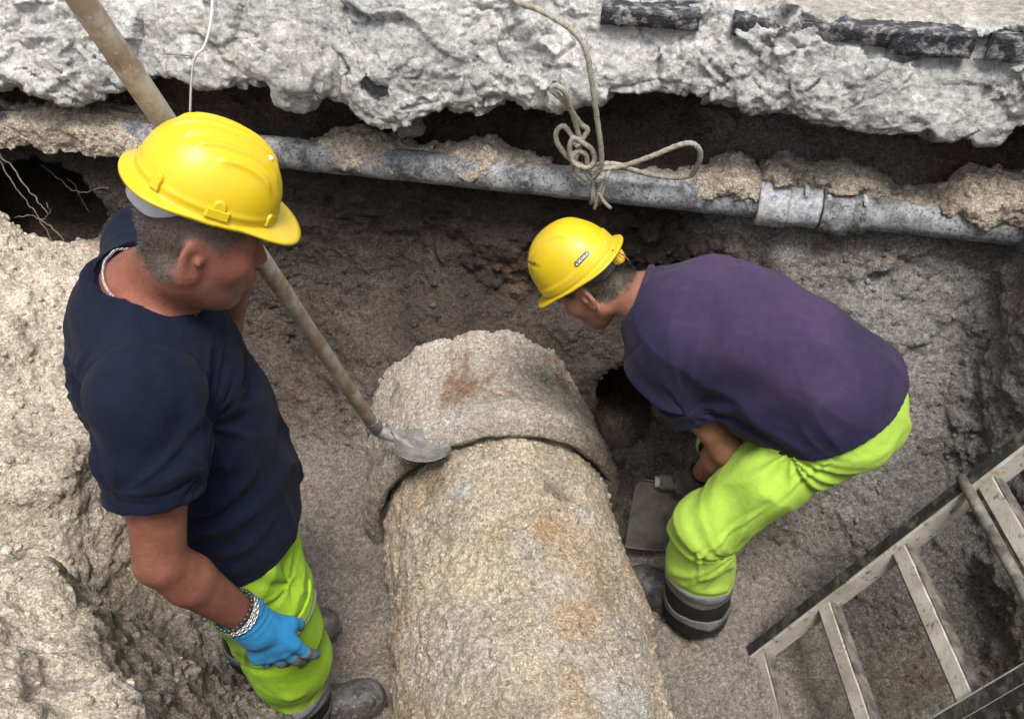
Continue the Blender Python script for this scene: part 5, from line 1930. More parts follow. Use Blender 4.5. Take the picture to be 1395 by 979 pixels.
    for nm, m, z0, z1, inf in (('reflective_band', M_BAND, 0.205, 0.268, 0.008), ('dark_cuff', M_BLACKCLOTH, 0.040, 0.207, 0.0065), ('reflective_band', M_BAND, 0.098, 0.135, 0.0095)):
        for k, a in (('rk', 'ra'), ('lk', 'la')):
            kk, aa = B[k], B[a]
            fb = aa[2] - 0.088
            gg = Grid(np.minimum(kk, aa) * [1, 1, 0] + [-0.13, -0.13, fb + z0 - 0.03], np.maximum(kk, aa) * [1, 1, 0] + [0.13, 0.13, fb + z1 + 0.03], 0.0048)
            gg.put(cone(kk, kk + (aa - kk) * 0.45, 0.083 + inf, 0.082 + inf), 0.0)
            gg.put(cone(kk + (aa - kk) * 0.45, aa, 0.082 + inf, 0.080 + inf), 0.02)
            gg.put(cone(aa, aa - UP * 0.1, 0.080 + inf, 0.083 + inf), 0.02)
            tz = -0.12
            gg.clip(lambda X, Y, Z: np.maximum(fb + z0 - Z + tz * (X - aa[0]), Z - fb - z1 - tz * (X - aa[0])) + 0 * Y)
            vv, qq = finish(gg, 1, lambda v, N: 0.6 * disp2(v, N) + 0.001)
            mesh_obj(nm, vv, qq, m, tr)
    build_boots(root, [(B['la'], unit([-0.80, 0.60, 0])), (B['ra'], unit([-0.75, 0.6, 0]))])
    # ---- gloves
    for W_, e, th, pm in ((W_L, e1, [-1, 0.1, 0], [0, 1, 0]), (W_R, e1r, [-1, 0.1, 0], [0, -1, -0.3])):
        lo, hi = np.minimum(W_, W_ + e * 0.15) - 0.09, np.maximum(W_, W_ + e * 0.15) + 0.09
        g = Grid(lo, hi, 0.0036)
        for p, k in hand_prims(W_, e, th, pm, grip, 1.15, 0.9, 1.12):
            g.put(p, k)
        c0 = W_ - e * 0.012
        g.put(cone(c0, W_ + e * 0.03, 0.037, 0.035), 0.012)
        g.clip(frame_clip(c0, -e))
        v, q = finish(g, 1, lambda v, N: band_folds(v, np.cross(e, [0, 1, 0]), 40, 0.3, 0.0015, 81))
        mesh_obj('glove', v, q, M_BLACKGLOVE, root)
    # wrist strap above the near glove
    wd = unit(W_L - E_L)
    u = unit(np.cross(wd, UP))
    w = np.cross(wd, u)
    c0 = W_L - wd * 0.03
    v, f = tube([c0 + u * math.cos(a) * 0.031 + w * math.sin(a) * 0.031 for a in np.linspace(0, 2 * math.pi, 32, endpoint=False)], 0.004, 8, closed=True)
    mesh_obj('wrist_strap', v, f, M_BLACKCLOTH, root)
    return root


# the purple cloth takes its bleaching from the garment's own colour
def _purple():
    t = NT('sun_bleached_purple_cotton')
    c = t.mix(1.0, t.attr(), t.ramp(t.noise(45, 5, 0.65), [(0.3, 0.84), (0.7, 1.14)]), 'MULTIPLY')
    n = t.bump(t.noise(900, 2, 0.5), 0.0008, 0.6)
    n = t.bump(t.noise(38, 4, 0.6), 0.0022, 0.35, n)
    return t.done(c, 0.85, n, spec=0.15, sheen=0.05)


M_PURPLE = _purple()
build_man2()

# ================================================================== HARD HATS
t = NT('yellow_hard_hat_plastic')
c = t.mix(t.ramp(t.noise(9, 6, 0.7), [(0.45, 0.0), (0.80, 0.35)]), (0.52, 0.365, 0.005), (0.44, 0.325, 0.04))
c = t.mix(t.ramp(t.noise(60, 5, 0.75), [(0.60, 0.0), (0.72, 0.6)]), c, (0.36, 0.30, 0.15))
c = t.mix(t.ramp(t.noise(5, 6, 0.7), [(0.52, 0.0), (0.75, 0.45)]), c, (0.40, 0.33, 0.14))
c = t.mix(t.ramp(t.noise(26, 4, 0.8, (1, 6, 6), 1.5), [(0.66, 0.0), (0.70, 0.5)]), c, (0.33, 0.26, 0.09))
M_HAT = t.done(c, t.ramp(t.noise(14, 5, 0.7), [(0.3, 0.30), (0.7, 0.50)]), t.bump(t.noise(30, 4, 0.6), 0.0015, 0.3), spec=0.45)
M_GREYBAND = m_simple('grey_head_band', (0.33, 0.34, 0.37), 0.6, 0.3, 0.1, 60)
M_LABEL = m_simple('dark_label', (0.045, 0.045, 0.055), 0.4, 0.5, 0.1, 60)
M_WHITE = m_simple('white_print', (0.8, 0.8, 0.8), 0.5, 0.4, 0.05, 60)


def hard_hat(C, F, U, label, style, group, band_out=0.0):
    F = unit(F)
    U = unit(U - F * (np.asarray(U) @ F))
    L = np.cross(U, F)
    A = np.array([F, L, U])
    root = empty('hard_hat', C, label, 'hard hat', group)

    def W(P):
        return np.asarray(C) + np.asarray(P) @ A
    if style == 1:
        lf, lb, wd, ht = 0.106, 0.104, 0.091, 0.100
        peak, rear, sidew = 0.042, 0.014, 0.004
    else:
        lf, lb, wd, ht = 0.113, 0.117, 0.099, 0.130
        peak, rear, sidew = 0.030, 0.016, 0.006
    NT_, NR = 200, 64

    def shell_pt(th, ph, off=0.0):
        """th azimuth from the front, ph 0 apex .. pi/2 rim"""
        cx = np.cos(th)
        a = np.where(cx > 0, lf, lb) + off
        pw = 0.80 if style == 1 else 0.86
        r = np.sin(ph) ** pw
        x = a * np.sign(cx) * np.abs(cx) ** 0.92 * r
        y = (wd + off) * np.sign(np.sin(th)) * np.abs(np.sin(th)) ** 0.92 * r
        z = (ht + off) * np.cos(ph) ** (0.92)
        return np.stack([x, y, z], -1)

    def brim_w(th):
        f = np.clip(np.cos(th), 0, 1)
        b = np.clip(-np.cos(th), 0, 1)
        return sidew + peak * sstep(0.30, 0.95, f) * (0.55 + 0.45 * f) + rear * sstep(0.15, 0.9, b)
    th = np.linspace(0, 2 * math.pi, NT_, endpoint=False)
    rows = []
    phs = np.linspace(0.0, math.pi / 2, NR)
    for ph in phs:
        rows.append(shell_pt(th, np.full_like(th, max(ph, 1e-4))))
    base = rows[-1]
    dirn = base / np.linalg.norm(base[:, :2], axis=1)[:, None]
    for k, u in enumerate((0.15, 0.35, 0.6, 0.85, 1.0)):
        w = brim_w(th)
        p = base + dirn * (w * u)[:, None]
        p[:, 2] = -0.004 * u ** 0.7 - 0.16 * w * u * sstep(0, 1, np.cos(th)) - 0.25 * w * u * (np.cos(th) < 0)
        rows.append(p)
    edge = rows[-1].copy()
    edge[:, 2] -= 0.0045
    rows.append(edge)
    # underside back up
    for u in (0.85, 0.4, 0.0):
        p = base * np.array([0.975, 0.97, 1]) + dirn * (brim_w(th) * u)[:, None]
        p[:, 2] = -0.0085 * (u ** 0.7 if u else 0.6) - 0.16 * brim_w(th) * u * sstep(0, 1, np.cos(th)) - 0.25 * brim_w(th) * u * (np.cos(th) < 0)
        rows.append(p)
    for ph in np.linspace(math.pi / 2, 0.02, 24)[1:]:
        rows.append(shell_pt(th, np.full_like(th, ph), -0.0035))
    V = np.concatenate(rows)
    n = len(rows)
    i, k = np.meshgrid(np.arange(n - 1), np.arange(NT_), indexing='ij')
    k2 = (k + 1) % NT_
    Q = np.stack([i * NT_ + k, i * NT_ + k2, (i + 1) * NT_ + k2, (i + 1) * NT_ + k], -1).reshape(-1, 4)[:, ::-1]
    N = normals(V, Q)
    outer = np.arange(len(V)) < NR * NT_
    x, y, z = V.T
    d = np.zeros(len(V))
    if style == 1:
        for y0, x0, x1, a in ((0.0, -0.075, 0.075, 0.0045), (0.024, -0.060, 0.074, 0.0048), (0.044, -0.045, 0.072, 0.0048), (0.062, -0.012, 0.060, 0.0045)):
            for s in ((1,) if y0 == 0 else (1, -1)):
                yy = s * (y0 + 0.08 * (0.02 - x) * (y0 > 0) * 0.6)
                d += a * np.exp(-((y - yy) / 0.0036) ** 2) * sstep(x0 - 0.012, x0 + 0.006, x) * sstep(x1 + 0.012, x1 - 0.006, x) * (z > 0.03)
        d += 0.0018 * np.exp(-((z - 0.012) / 0.004) ** 2)
    else:
        # rounded crown panel, side creases, rain gutter line low on the shell
        d += 0.004 * sstep(0.050, 0.040, np.abs(y)) * sstep(-0.09, -0.05, x) * (z > 0.02)
        d -= 0.0035 * np.exp(-((z - 0.085 - 0.25 * (x - 0.03)) / 0.004) ** 2) * sstep(0.02, 0.05, x) * sstep(0.04, 0.06, np.abs(y))
        gl = 0.024 + 0.012 * sstep(-0.02, -0.12, x)
        d += 0.0034 * sstep(gl + 0.004, gl - 0.001, z) * (z > 0.004)
        d -= 0.002 * np.exp(-((z - 0.055) / 0.003) ** 2) * sstep(0.04, 0.09, x) * sstep(0.03, 0.06, np.abs(y))
    V = V + N * (d * outer)[:, None]
    sh = mesh_obj('shell', W(V), Q, M_HAT, root)
    # clip bosses near the rim
    def boss(th0, w, h, z0, dep, rnd=True, tabs=1):
        vv, ff = [], []
        m = 14
        pts = []
        if rnd:
            pts = [(-w, 0.0)] + [(w * -math.cos(a), h - w + w * math.sin(a)) for a in np.linspace(0, math.pi, m)] + [(w, 0.0)]
        else:
            pts = [(-w, 0), (-w * 0.96, h), (w * 0.96, h), (w, 0)]
        for lvl, (sc, dd) in enumerate(((1.10, -0.004), (1.0, dep * 0.75), (0.86, dep))):
            for (u, z_) in pts:
                thp = th0 + u * sc / 0.115
                zz = z0 + (z_ - h * 0.5) * sc + h * 0.5
                ph = np.arccos(np.clip((zz / ht) ** (1 / 0.92) if zz > 0 else 0, 0, 1))
                p = shell_pt(np.array(thp), np.array(ph), dd)
                p[2] = zz
                vv.append(p)
        k = len(pts)
        for l in range(2):
            for j in range(k):
                j2 = (j + 1) % k
                ff.append((l * k + j, l * k + j2, (l + 1) * k + j2, (l + 1) * k + j))
        ff.append(tuple(2 * k + j for j in range(k)))
        mesh_obj('clip_boss', W(np.array(vv)), ff, M_HAT, sh, smooth=False)
    if style == 1:
        for s in (1, -1):
            boss(s * math.radians(90), 0.0155, 0.014, 0.003, 0.0055, rnd=False)
            boss(s * math.radians(90), 0.0075, 0.026, 0.004, 0.0040)
            boss(s * math.radians(140), 0.0095, 0.024, 0.004, 0.0060)
            boss(s * math.radians(42), 0.0085, 0.018, 0.003, 0.0040)
        # speck of mortar on the crown
        p = shell_pt(np.array(math.radians(-25)), np.array(0.55))
        v, f = lump(W(p + np.array([0, 0, 0.003])), (0.004, 0.003, 0.0045), 500, 2)
        mesh_obj('mortar_speck', v, f, M_WHITE, sh)
    else:
        boss(math.radians(180), 0.012, 0.018, 0.012, 0.005)
        # vent slots high on the front sides
        for s in (1, -1):
            for j in range(3):
                p = shell_pt(np.array(s * math.radians(40 + 12 * j)), np.array(0.72 + 0.03 * j), 0.0015)
                v, f = lump(W(p), (0.0045, 0.0026, 0.0022), 510 + j, 2, 0.05, A)
                mesh_obj('vent_hole', v, f, M_LABEL, sh)
        # dark name label with white lettering, low on the rear left side
        th0, z0, w, h = math.radians(132), 0.040, 0.023, 0.0062

        def lab(u, z_, off):
            zz = z0 + z_
            ph = np.arccos(np.clip((zz / ht), 0.001, 1) ** (1 / 0.92))
            p = shell_pt(np.array(th0 + u / 0.118), np.array(ph), off)
            p[2] = zz
            return p
        vv, ff = [], []
        m = 16
        out = [(w * 0.86 * (1 if k < m // 2 else -1) + h * math.sin(2 * math.pi * k / m + 1e-6) * 1.0, h * math.cos(2 * math.pi * k / m)) for k in range(m)]
        for off in (0.001, 0.0052):
            vv += [lab(u, z_, off) for u, z_ in out]
        cidx = len(vv)
        gridu = np.linspace(-1, 1, 13)
        for j in range(m):
            j2 = (j + 1) % m
            ff.append((j, j2, m + j2, m + j))
        vv.append(lab(0, 0, 0.0056))
        for j in range(m):
            ff.append((m + j, m + (j + 1) % m, cidx))
        lo = mesh_obj('name_label', W(np.array(vv)), ff, M_LABEL, sh, smooth=False)
        cu = bpy.data.curves.new('label_text', 'FONT')
        cu.body = 'DELTAPLUS'
        cu.align_x, cu.align_y = 'CENTER', 'CENTER'
        cu.size = 0.0088
        cu.resolution_u = 2
        tmp = bpy.data.objects.new('label_text', cu)
        me = bpy.data.meshes.new_from_object(tmp)
        bpy.data.objects.remove(tmp)
        tv = np.array([p.co[:] for p in me.vertices])
        tf = [tuple(p.vertices) for p in me.polygons]
        sx = (2 * w * 0.80) / max(1e-6, tv[:, 0].max() - tv[:, 0].min())
        tri = np.array([[-w * 0.98, -0.003], [-w * 0.84, -0.003], [-w * 0.91, 0.0035]])
        TV = [lab(-(p[0] * sx + 0.003) * -1 if False else (p[0] * sx + 0.003) * 1.0, p[1], 0.0066) for p in tv]
        off = len(TV)
        TV += [lab(p[0], p[1], 0.0066) for p in tri]
        tf.append((off, off + 1, off + 2))
        mesh_obj('label_print', W(np.array(TV)), tf, M_WHITE, lo, smooth=False)
    # head band inside, showing under the rim at the nape
    nb_ = 64
    rowsb = []
    rx, ry = 0.097, 0.080
    for zz, e in ((0.004, 0.0), (-0.044, 0.001), (-0.045, -0.002), (0.004, -0.003)):
        drop = lambda a: -0.018 * sstep(-0.2, -0.9, np.cos(a)) if zz < 0 else 0.0 * a
        a = np.linspace(0, 2 * math.pi, nb_, endpoint=False)
        back = sstep(-0.1, -0.8, np.cos(a))
        z_ = np.where(zz < 0, -0.004 + (zz + 0.004) * back, zz)
        rowsb.append(np.stack([(rx + e + band_out * back) * np.cos(a) - 0.004, (ry + e) * np.sin(a), z_], 1))
    V = np.concatenate(rowsb)
    i, k = np.meshgrid(np.arange(4), np.arange(nb_), indexing='ij')
    Q = np.stack([i * nb_ + k, i * nb_ + (k + 1) % nb_, ((i + 1) % 4) * nb_ + (k + 1) % nb_, ((i + 1) % 4) * nb_ + k], -1).reshape(-1, 4)
    mesh_obj('head_band', W(V), Q, M_GREYBAND if style == 1 else M_LABEL, root)
    if style == 2:
        # toothed adjusting wheel at the nape
        c0 = np.array([-0.112, 0.0, -0.026])
        vv, ff = [], []
        m = 36
        for xo in (-0.009, 0.009):
            for k in range(m):
                a = 2 * math.pi * k / m
                r = 0.024 if k % 2 else 0.0175
                vv.append(c0 + np.array([xo, r * math.cos(a), r * math.sin(a)]))
        for k in range(m):
            ff.append((k, (k + 1) % m, m + (k + 1) % m, m + k))
        ff.append(tuple(range(m))[::-1])
        ff.append(tuple(m + k for k in range(m)))
        mesh_obj('adjusting_wheel', W(np.array(vv)), ff, M_HAT, root, smooth=False)
        v, f = tube(catmull([W((-0.125, 0.02, -0.002)), W((-0.132, 0.01, -0.03)), W((-0.128, 0.0, -0.055))], 6), 0.002, 6)
        mesh_obj('nape_strap', v, f, m_simple('red_strap', (0.25, 0.07, 0.06), 0.6), root)
    return root


hard_hat(HC1 + HU1 * 0.080 + HF1 * 0.006, HF1 - HU1 * 0.16, HU1 + HF1 * 0.16, 'yellow hard hat with raised crown ribs worn by worker in navy t-shirt', 1, None)
hard_hat(HC2 + HU2 * 0.056 - HF2 * 0.000, HF2, HU2, 'smooth yellow hard hat with dark side label worn by bending worker', 2, None)
# ================================================================== TOOLS
t = NT('worn_wood')
c = t.mix(t.ramp(t.noise(22, 6, 0.7, (1, 1, 0.18)), [(0.34, 0.0), (0.62, 1.0)]), (0.165, 0.105, 0.065), (0.26, 0.195, 0.14))
c = t.mix(t.ramp(t.noise(13, 6, 0.75), [(0.44, 0.0), (0.60, 0.85)]), c, (0.38, 0.335, 0.28))
c = t.mix(t.ramp(t.noise(70, 4, 0.7), [(0.60, 0.0), (0.70, 0.7)]), c, (0.50, 0.46, 0.41))
M_WOOD = t.done(c, 0.7, t.bump(t.noise(120, 5, 0.7, (1, 1, 0.2)), 0.002, 0.7), spec=0.3)
t = NT('dusty_steel')
c = t.mix(t.ramp(t.noise(30, 6, 0.7), [(0.36, 0.0), (0.62, 1.0)]), (0.12, 0.12, 0.12), (0.27, 0.26, 0.245))
c = t.mix(t.ramp(t.noise(16, 5, 0.7), [(0.56, 0.0), (0.70, 0.7)]), c, (0.27, 0.20, 0.14))
M_STEEL = t.done(c, 0.55, t.bump(t.noise(150, 5, 0.7), 0.002, 0.6), spec=0.4, metal=0.15)


def sheet(fn, nu, nv, th, nrm_flip=False):
    """solid sheet from a surface fn(u,v) in 0..1 with thickness"""
    U_, V_ = np.meshgrid(np.linspace(0, 1, nu + 1), np.linspace(0, 1, nv + 1), indexing='ij')
    P = fn(U_, V_)
    v = P.reshape(-1, 3)
    i, j = np.meshgrid(np.arange(nu), np.arange(nv), indexing='ij')
    a = (i * (nv + 1) + j).ravel()
    q = np.stack([a, a + nv + 1, a + nv + 2, a + 1], 1)
    N = normals(v, q)
    n = len(v)
    rim = [k * (nv + 1) for k in range(nu + 1)] + [nu * (nv + 1) + k for k in range(1, nv + 1)] + [k * (nv + 1) + nv for k in range(nu - 1, -1, -1)] + [k for k in range(nv - 1, 0, -1)]
    rq = np.array([(x, n + x, n + y, y) for x, y in zip(rim, rim[1:] + rim[:1])])
    return np.concatenate([v, v - N * th]), np.concatenate([q, q[:, ::-1] + n, rq[:, ::-1]])


def build_shovel():
    tip = at_z(608, 622, 0.455)
    neck = SH_BOT
    root = empty('shovel', tip, 'long wooden-handled shovel with dusty steel blade resting on the sewer pipe bell', 'shovel')
    P = [SH_TOP - SHD * 0.18 + (SH_BOT - SH_TOP + SHD * 0.18) * k / 60 for k in range(61)]
    P = [p + 0.003 * np.array([vnoise(np.array([[k * 0.07, 0.2, 0]]), 1, 3)[0], vnoise(np.array([[k * 0.07, 3.2, 0]]), 1, 4)[0], 0]) for k, p in enumerate(P)]
    r = 0.0185 + 0.0008 * np.array([vnoise(np.array([[k * 0.2, 1.5, 0.0]]), 1, 5)[0] for k in range(61)])
    v, f = tube(P, r, 16)
    mesh_obj('handle', v, f, M_WOOD, root)
    # blade: pointed round-mouth scoop; forward from the neck to the tip
    fwd = unit(tip - neck)
    up = UP + np.array([0, 0.50, 0])
    up = unit(up - fwd * (up @ fwd))
    side = np.cross(fwd, up)
    Lb = float(np.linalg.norm(tip - neck)) - 0.045
    b0 = neck + fwd * 0.045

    def fn(u, w):
        s = w * 2 - 1
        prof = 0.012 + 0.092 * sstep(0.0, 0.38, u) * np.sqrt(np.clip(1 - (np.maximum(u - 0.35, 0) / 0.66) ** 2.6, 0, 1))
        x = u * Lb
        y = s * prof
        z = 0.017 * s * s * (1 - 0.4 * u) - 0.020 * np.sin(np.clip(u, 0, 1) * 2.6) + 0.012 * u
        return b0 + x[..., None] * fwd + y[..., None] * side + z[..., None] * up
    v, q = sheet(fn, 40, 36, 0.0028)
    bl = mesh_obj('blade', v, q, M_STEEL, root)
    # socket: tapered steel tube folding into the blade
    Pk = [SH_BOT - SHD * 0.075, SH_BOT - SHD * 0.03, SH_BOT + SHD * 0.012, b0 + fwd * 0.03 - up * 0.004, b0 + fwd * 0.085 - up * 0.017]
    v, f = tube(catmull(Pk, 6), np.interp(np.linspace(0, 1, 25), [0, 0.3, 0.6, 1], [0.0215, 0.0215, 0.019, 0.006]), 16)
    mesh_obj('socket', v, f, M_STEEL, root)


build_shovel()


def build_hoe():
    root = empty('hoe', HOE_A, 'short hoe with wooden handle and muddy flat blade held by bending worker', 'hoe')
    v, f = tube([HOE_A + (HOE_B - HOE_A) * k / 20 for k in range(21)], [0.0175 - 0.0015 * math.sin(k / 20 * 3) for k in range(21)], 14)
    mesh_obj('handle', v, f, M_WOOD, root)
    # eye ring and blade hanging down towards the camera side
    c0 = HOE_A + HOED * 0.035
    lo = at_z(892, 742, 0.10)
    dn = unit(lo - c0)
    dn = unit(dn - HOED * (dn @ HOED) * 0.75)
    nr = unit(np.cross(HOED, dn))
    Lb = float(np.linalg.norm(lo - c0)) + 0.03
    wd = 0.072

    def fn(u, w):
        s = w * 2 - 1
        x = s * (wd + 0.008 * u) * np.where(u < 0.08, 0.80 + 2.5 * u, 1.0)
        y = u * Lb
        z = 0.012 * np.sin(u * 2.5) + 0.004 * s * s
        return c0 - HOED * 0.018 + x[..., None] * HOED + y[..., None] * dn + z[..., None] * nr
    v, q = sheet(fn, 30, 22, 0.004)
    M_MUDBLADE = m_simple('muddy_blade', (0.055, 0.050, 0.045), 0.7, 0.3, 0.3, 30, 0.003, 120, dirt=(0.11, 0.098, 0.088), dirt_amt=0.6, dscale=16)
    mesh_obj('blade', v, q, M_MUDBLADE, root)
    v, f = tube([c0 - HOED * 0.022, c0 - HOED * 0.020, c0 + HOED * 0.020, c0 + HOED * 0.022], [0.020, 0.0235, 0.0235, 0.020], 18)
    mesh_obj('eye_ring', v, f, M_MUDBLADE, root)


build_hoe()

# ================================================================== LADDER
t = NT('dirty_white_ladder')
c = t.mix(t.ramp(t.noise(11, 6, 0.7), [(0.40, 0.0), (0.66, 1.0)]), (0.45, 0.42, 0.37), (0.29, 0.26, 0.22))
c = t.mix(t.ramp(t.noise(38, 6, 0.75), [(0.57, 0.0), (0.64, 0.9)]), c, (0.07, 0.062, 0.055))
c = t.mix(t.ramp(t.noise(7, 5, 0.7), [(0.60, 0.0), (0.70, 0.8)]), c, (0.27, 0.17, 0.10))
M_LAD = t.done(c, 0.6, t.bump(t.noise(90, 5, 0.7), 0.003, 0.6), spec=0.35)
M_LADDARK = m_simple('tarred_rail_edge', (0.020, 0.019, 0.018), 0.6, 0.4, 0.4, 30, 0.004, 90, dirt=(0.12, 0.11, 0.095), dirt_amt=0.05, dscale=22)


M_LIP = m_simple('grimy_rung_lip', (0.17, 0.155, 0.135), 0.6, 0.35, 0.3, 30, 0.004, 90, dirt=(0.05, 0.045, 0.04), dirt_amt=0.4, dscale=24)


def bar(a, b, ex, ey, hx, hy, bev=0.003, seg=14, wob=0.0, seed=0):
    """bevelled bar from a to b with half sizes hx, hy along ex, ey"""
    a, b = np.asarray(a, float), np.asarray(b, float)
    sec = [(hx - bev, hy), (-hx + bev, hy), (-hx, hy - bev), (-hx, -hy + bev), (-hx + bev, -hy), (hx - bev, -hy), (hx, -hy + bev), (hx, hy - bev)]
    v = []
    for i in range(seg + 1):
        p = a + (b - a) * i / seg
        for k, (x, y) in enumerate(sec):
            j = wob * vnoise(np.array([[i * 0.7, k * 1.3, seed]]), 1.0, seed)[0]
            v.append(p + ex * (x + j) + ey * (y + j))
    f = []
    for i in range(seg):
        for k in range(8):
            f.append((i * 8 + k, i * 8 + (k + 1) % 8, (i + 1) * 8 + (k + 1) % 8, (i + 1) * 8 + k))
    f.append(tuple(range(8))[::-1])
    f.append(tuple(seg * 8 + k for k in range(8)))
    return np.array(v), f


def build_ladder():
    root = empty('ladder', (0.73, 1.1, 0.0), 'paint-spattered off-white ladder with mud-blackened rails leaning out of the trench', 'ladder')
    A0 = np.array([0.728, 1.285, floor_z(0.728, 1.285) - 0.01])
    A0 = at_z(1037, 894, A0[2] + 0.01)
    A3 = at_d(1345, 660, 2.005)
    D = unit(A3 - A0)
    step = float(np.linalg.norm(A3 - A0)) / 3.0
    wdt = np.array([0.0, -0.41, 0.0])
    y = unit(wdt - D * (wdt @ D))
    nx = np.cross(D, y)                     # face normal of the ladder
    if nx[2] < 0:
        nx = -nx
    top = A0 + D * 1.95
    for off, out in ((np.zeros(3), -1), (y * 0.41, 1)):
        a, b = A0 + off - D * 0.02, top + off
        v, f = bar(a, b, nx, y, 0.030, 0.0045, 0.002, 40, 0.0014, 5 + out)
        rl = mesh_obj('rail', v, f, M_LAD, root, smooth=False)
        # outer flanges of the channel section, blackened
        for sgn in (-1, 1):
            e0 = y * out * (0.0145 + 0.003) + nx * sgn * 0.031
            v, f = bar(a + e0, b + e0, nx, y, 0.0035, 0.0145, 0.0015, 40, 0.0018, 9 + sgn)
            mesh_obj('rail_flange', v, f, M_LADDARK, rl, smooth=False)
    for i in range(0, 7):
        p = A0 + D * step * (i + 0.02 if i else 0.02)
        a, b = p + y * 0.0048, p + y * (0.41 - 0.0048)
        v, f = bar(a, b, nx, D, 0.0045, 0.021, 0.002, 20, 0.0016, 20 + i)
        rg = mesh_obj('rung', v + nx * 0.012, f, M_LAD, root, smooth=False)
        for sgn in (-1, 1):
            v, f = bar(a + D * sgn * 0.0237 - nx * 0.004, b + D * sgn * 0.0237 - nx * 0.004, nx, D, 0.017, 0.003, 0.0015, 20, 0.002, 30 + i + sgn)
            mesh_obj('rung_lip', v, f, M_LIP, rg, smooth=False)
    # round tube along the upper edge of the third rung, its end sticking out past the rail
    p = A3 + nx * 0.034 - D * 0.030
    v, f = tube([p - y * 0.034 + y * 0.474 * k / 12 for k in range(13)], 0.0135, 14)
    mesh_obj('rung_tube', v, f, M_LIP, root)


build_ladder()

# ================================================================== ROPE AND STRING
t = NT('flecked_rope')
c = t.mix(t.ramp(t.noise(60, 5, 0.6), [(0.35, 0.0), (0.65, 1.0)]), (0.22, 0.195, 0.155), (0.33, 0.305, 0.26))
fl = t.voro(150)
c = t.mix(t.ramp(fl, [(0.20, 0.85), (0.30, 0.0)]), c, (0.05, 0.045, 0.04))
wv = t.n.new('ShaderNodeTexVoronoi')
wv.inputs['Scale'].default_value = 420
t.l.new(t.co, wv.inputs['Vector'])
M_ROPE = t.done(c, 0.85, t.bump(wv.outputs['Distance'], 0.0015, 0.8), spec=0.2)


def rp(pts):
    """rope points given in the photograph plus distance in front of (-) the pipe axis"""
    return np.array([at_n(a, b, c) for a, b, c in pts])


def build_rope():
    root = empty('rope', from_sn(0.15, -0.06, PZ), 'flecked beige rope knotted round the service pipe and hanging from the pavement', 'rope')
    R = 0.0072
    # from the street above down past the broken edge to the knot, round the pipe
    main = [(640, -70, 0.10), (695, -4, 0.005), (735, 14, -0.10), (775, 38, -0.135), (797, 66, -0.145), (806, 110, -0.14), (813, 160, -0.12), (819, 205, -0.10), (818, 228, -0.085), (806, 243, -0.07), (797, 232, -0.075), (790, 222, -0.07)]
    loops = {
        'hanging_rope': main,
        'hitch_loop': [(797, 228, -0.075), (775, 215, -0.07), (760, 196, -0.072), (758, 180, -0.075), (768, 172, -0.075), (780, 186, -0.085), (786, 198, -0.09), (796, 186, -0.085), (800, 176, -0.08), (790, 168, -0.085), (772, 142, -0.125), (755, 126, -0.150), (751, 120, -0.152)],
        'nail_strand': [(751, 120, -0.152), (758, 117, -0.152), (768, 124, -0.150), (777, 146, -0.125), (785, 172, -0.092), (790, 196, -0.082), (784, 216, -0.08), (778, 232, -0.07), (788, 244, -0.07), (796, 250, -0.06)],
        'knot_turn': [(778, 214, -0.085), (776, 200, -0.09), (782, 188, -0.092), (796, 196, -0.09), (806, 204, -0.082), (810, 218, -0.08), (802, 228, -0.085), (788, 226, -0.09), (780, 218, -0.09), (786, 206, -0.085), (798, 210, -0.08), (800, 222, -0.075)],
        'loose_loop': [(790, 232, -0.075), (820, 230, -0.08), (850, 226, -0.085), (890, 212, -0.10), (925, 198, -0.11), (944, 196, -0.11), (954, 208, -0.10), (950, 226, -0.08), (938, 240, -0.055), (905, 241, -0.05), (870, 234, -0.055), (840, 224, -0.065), (815, 224, -0.07), (792, 230, -0.08)],
    }
    for nm, pts in loops.items():
        P = catmull(rp(pts), 20)
        v, f = tube(P, R * 0.9, 12, lobes=3, lobe_amp=0.22, lobe_turn=0.30)
        mesh_obj(nm, v, f, M_ROPE, root)
    # two turns round the pipe
    for k, (px, rr) in enumerate(((806, 0.0065), (824, 0.0065), (815, 0.006))):
        s0 = s_at(px, 255)
        c0 = from_sn(s0, 0, PZ)
        P = [c0 + WU * 0.010 * math.sin(a + k * 2.0) + (UP * math.cos(a) - WN * math.sin(a)) * (PR + 0.0065) for a in np.linspace(0, 2 * math.pi, 40, endpoint=False)]
        v, f = tube(P, rr, 9, closed=True)
        mesh_obj('pipe_turn', v, f, M_ROPE, root)
    for pts in ([(822, 246, -0.055), (816, 262, -0.06), (812, 278, -0.055), (810, 284, -0.05)], [(815, 262, -0.062), (822, 274, -0.06), (832, 284, -0.055)]):
        v, f = tube(catmull(rp(pts), 6), 0.0055, 8)
        mesh_obj('rope_end', v, f, M_ROPE, root)
    # nail the strands hang from
    p = at_n(757, 120, -0.148)
    v, f = tube([p - WN * 0.02, p + WN * 0.14], [0.003, 0.003], 8)
    v2, f2 = tube([p - WN * 0.021, p - WN * 0.019], [0.006, 0.006], 10)
    mesh_obj('nail', *join([(v, f), (v2, f2)]), M_STEEL, root, smooth=False)


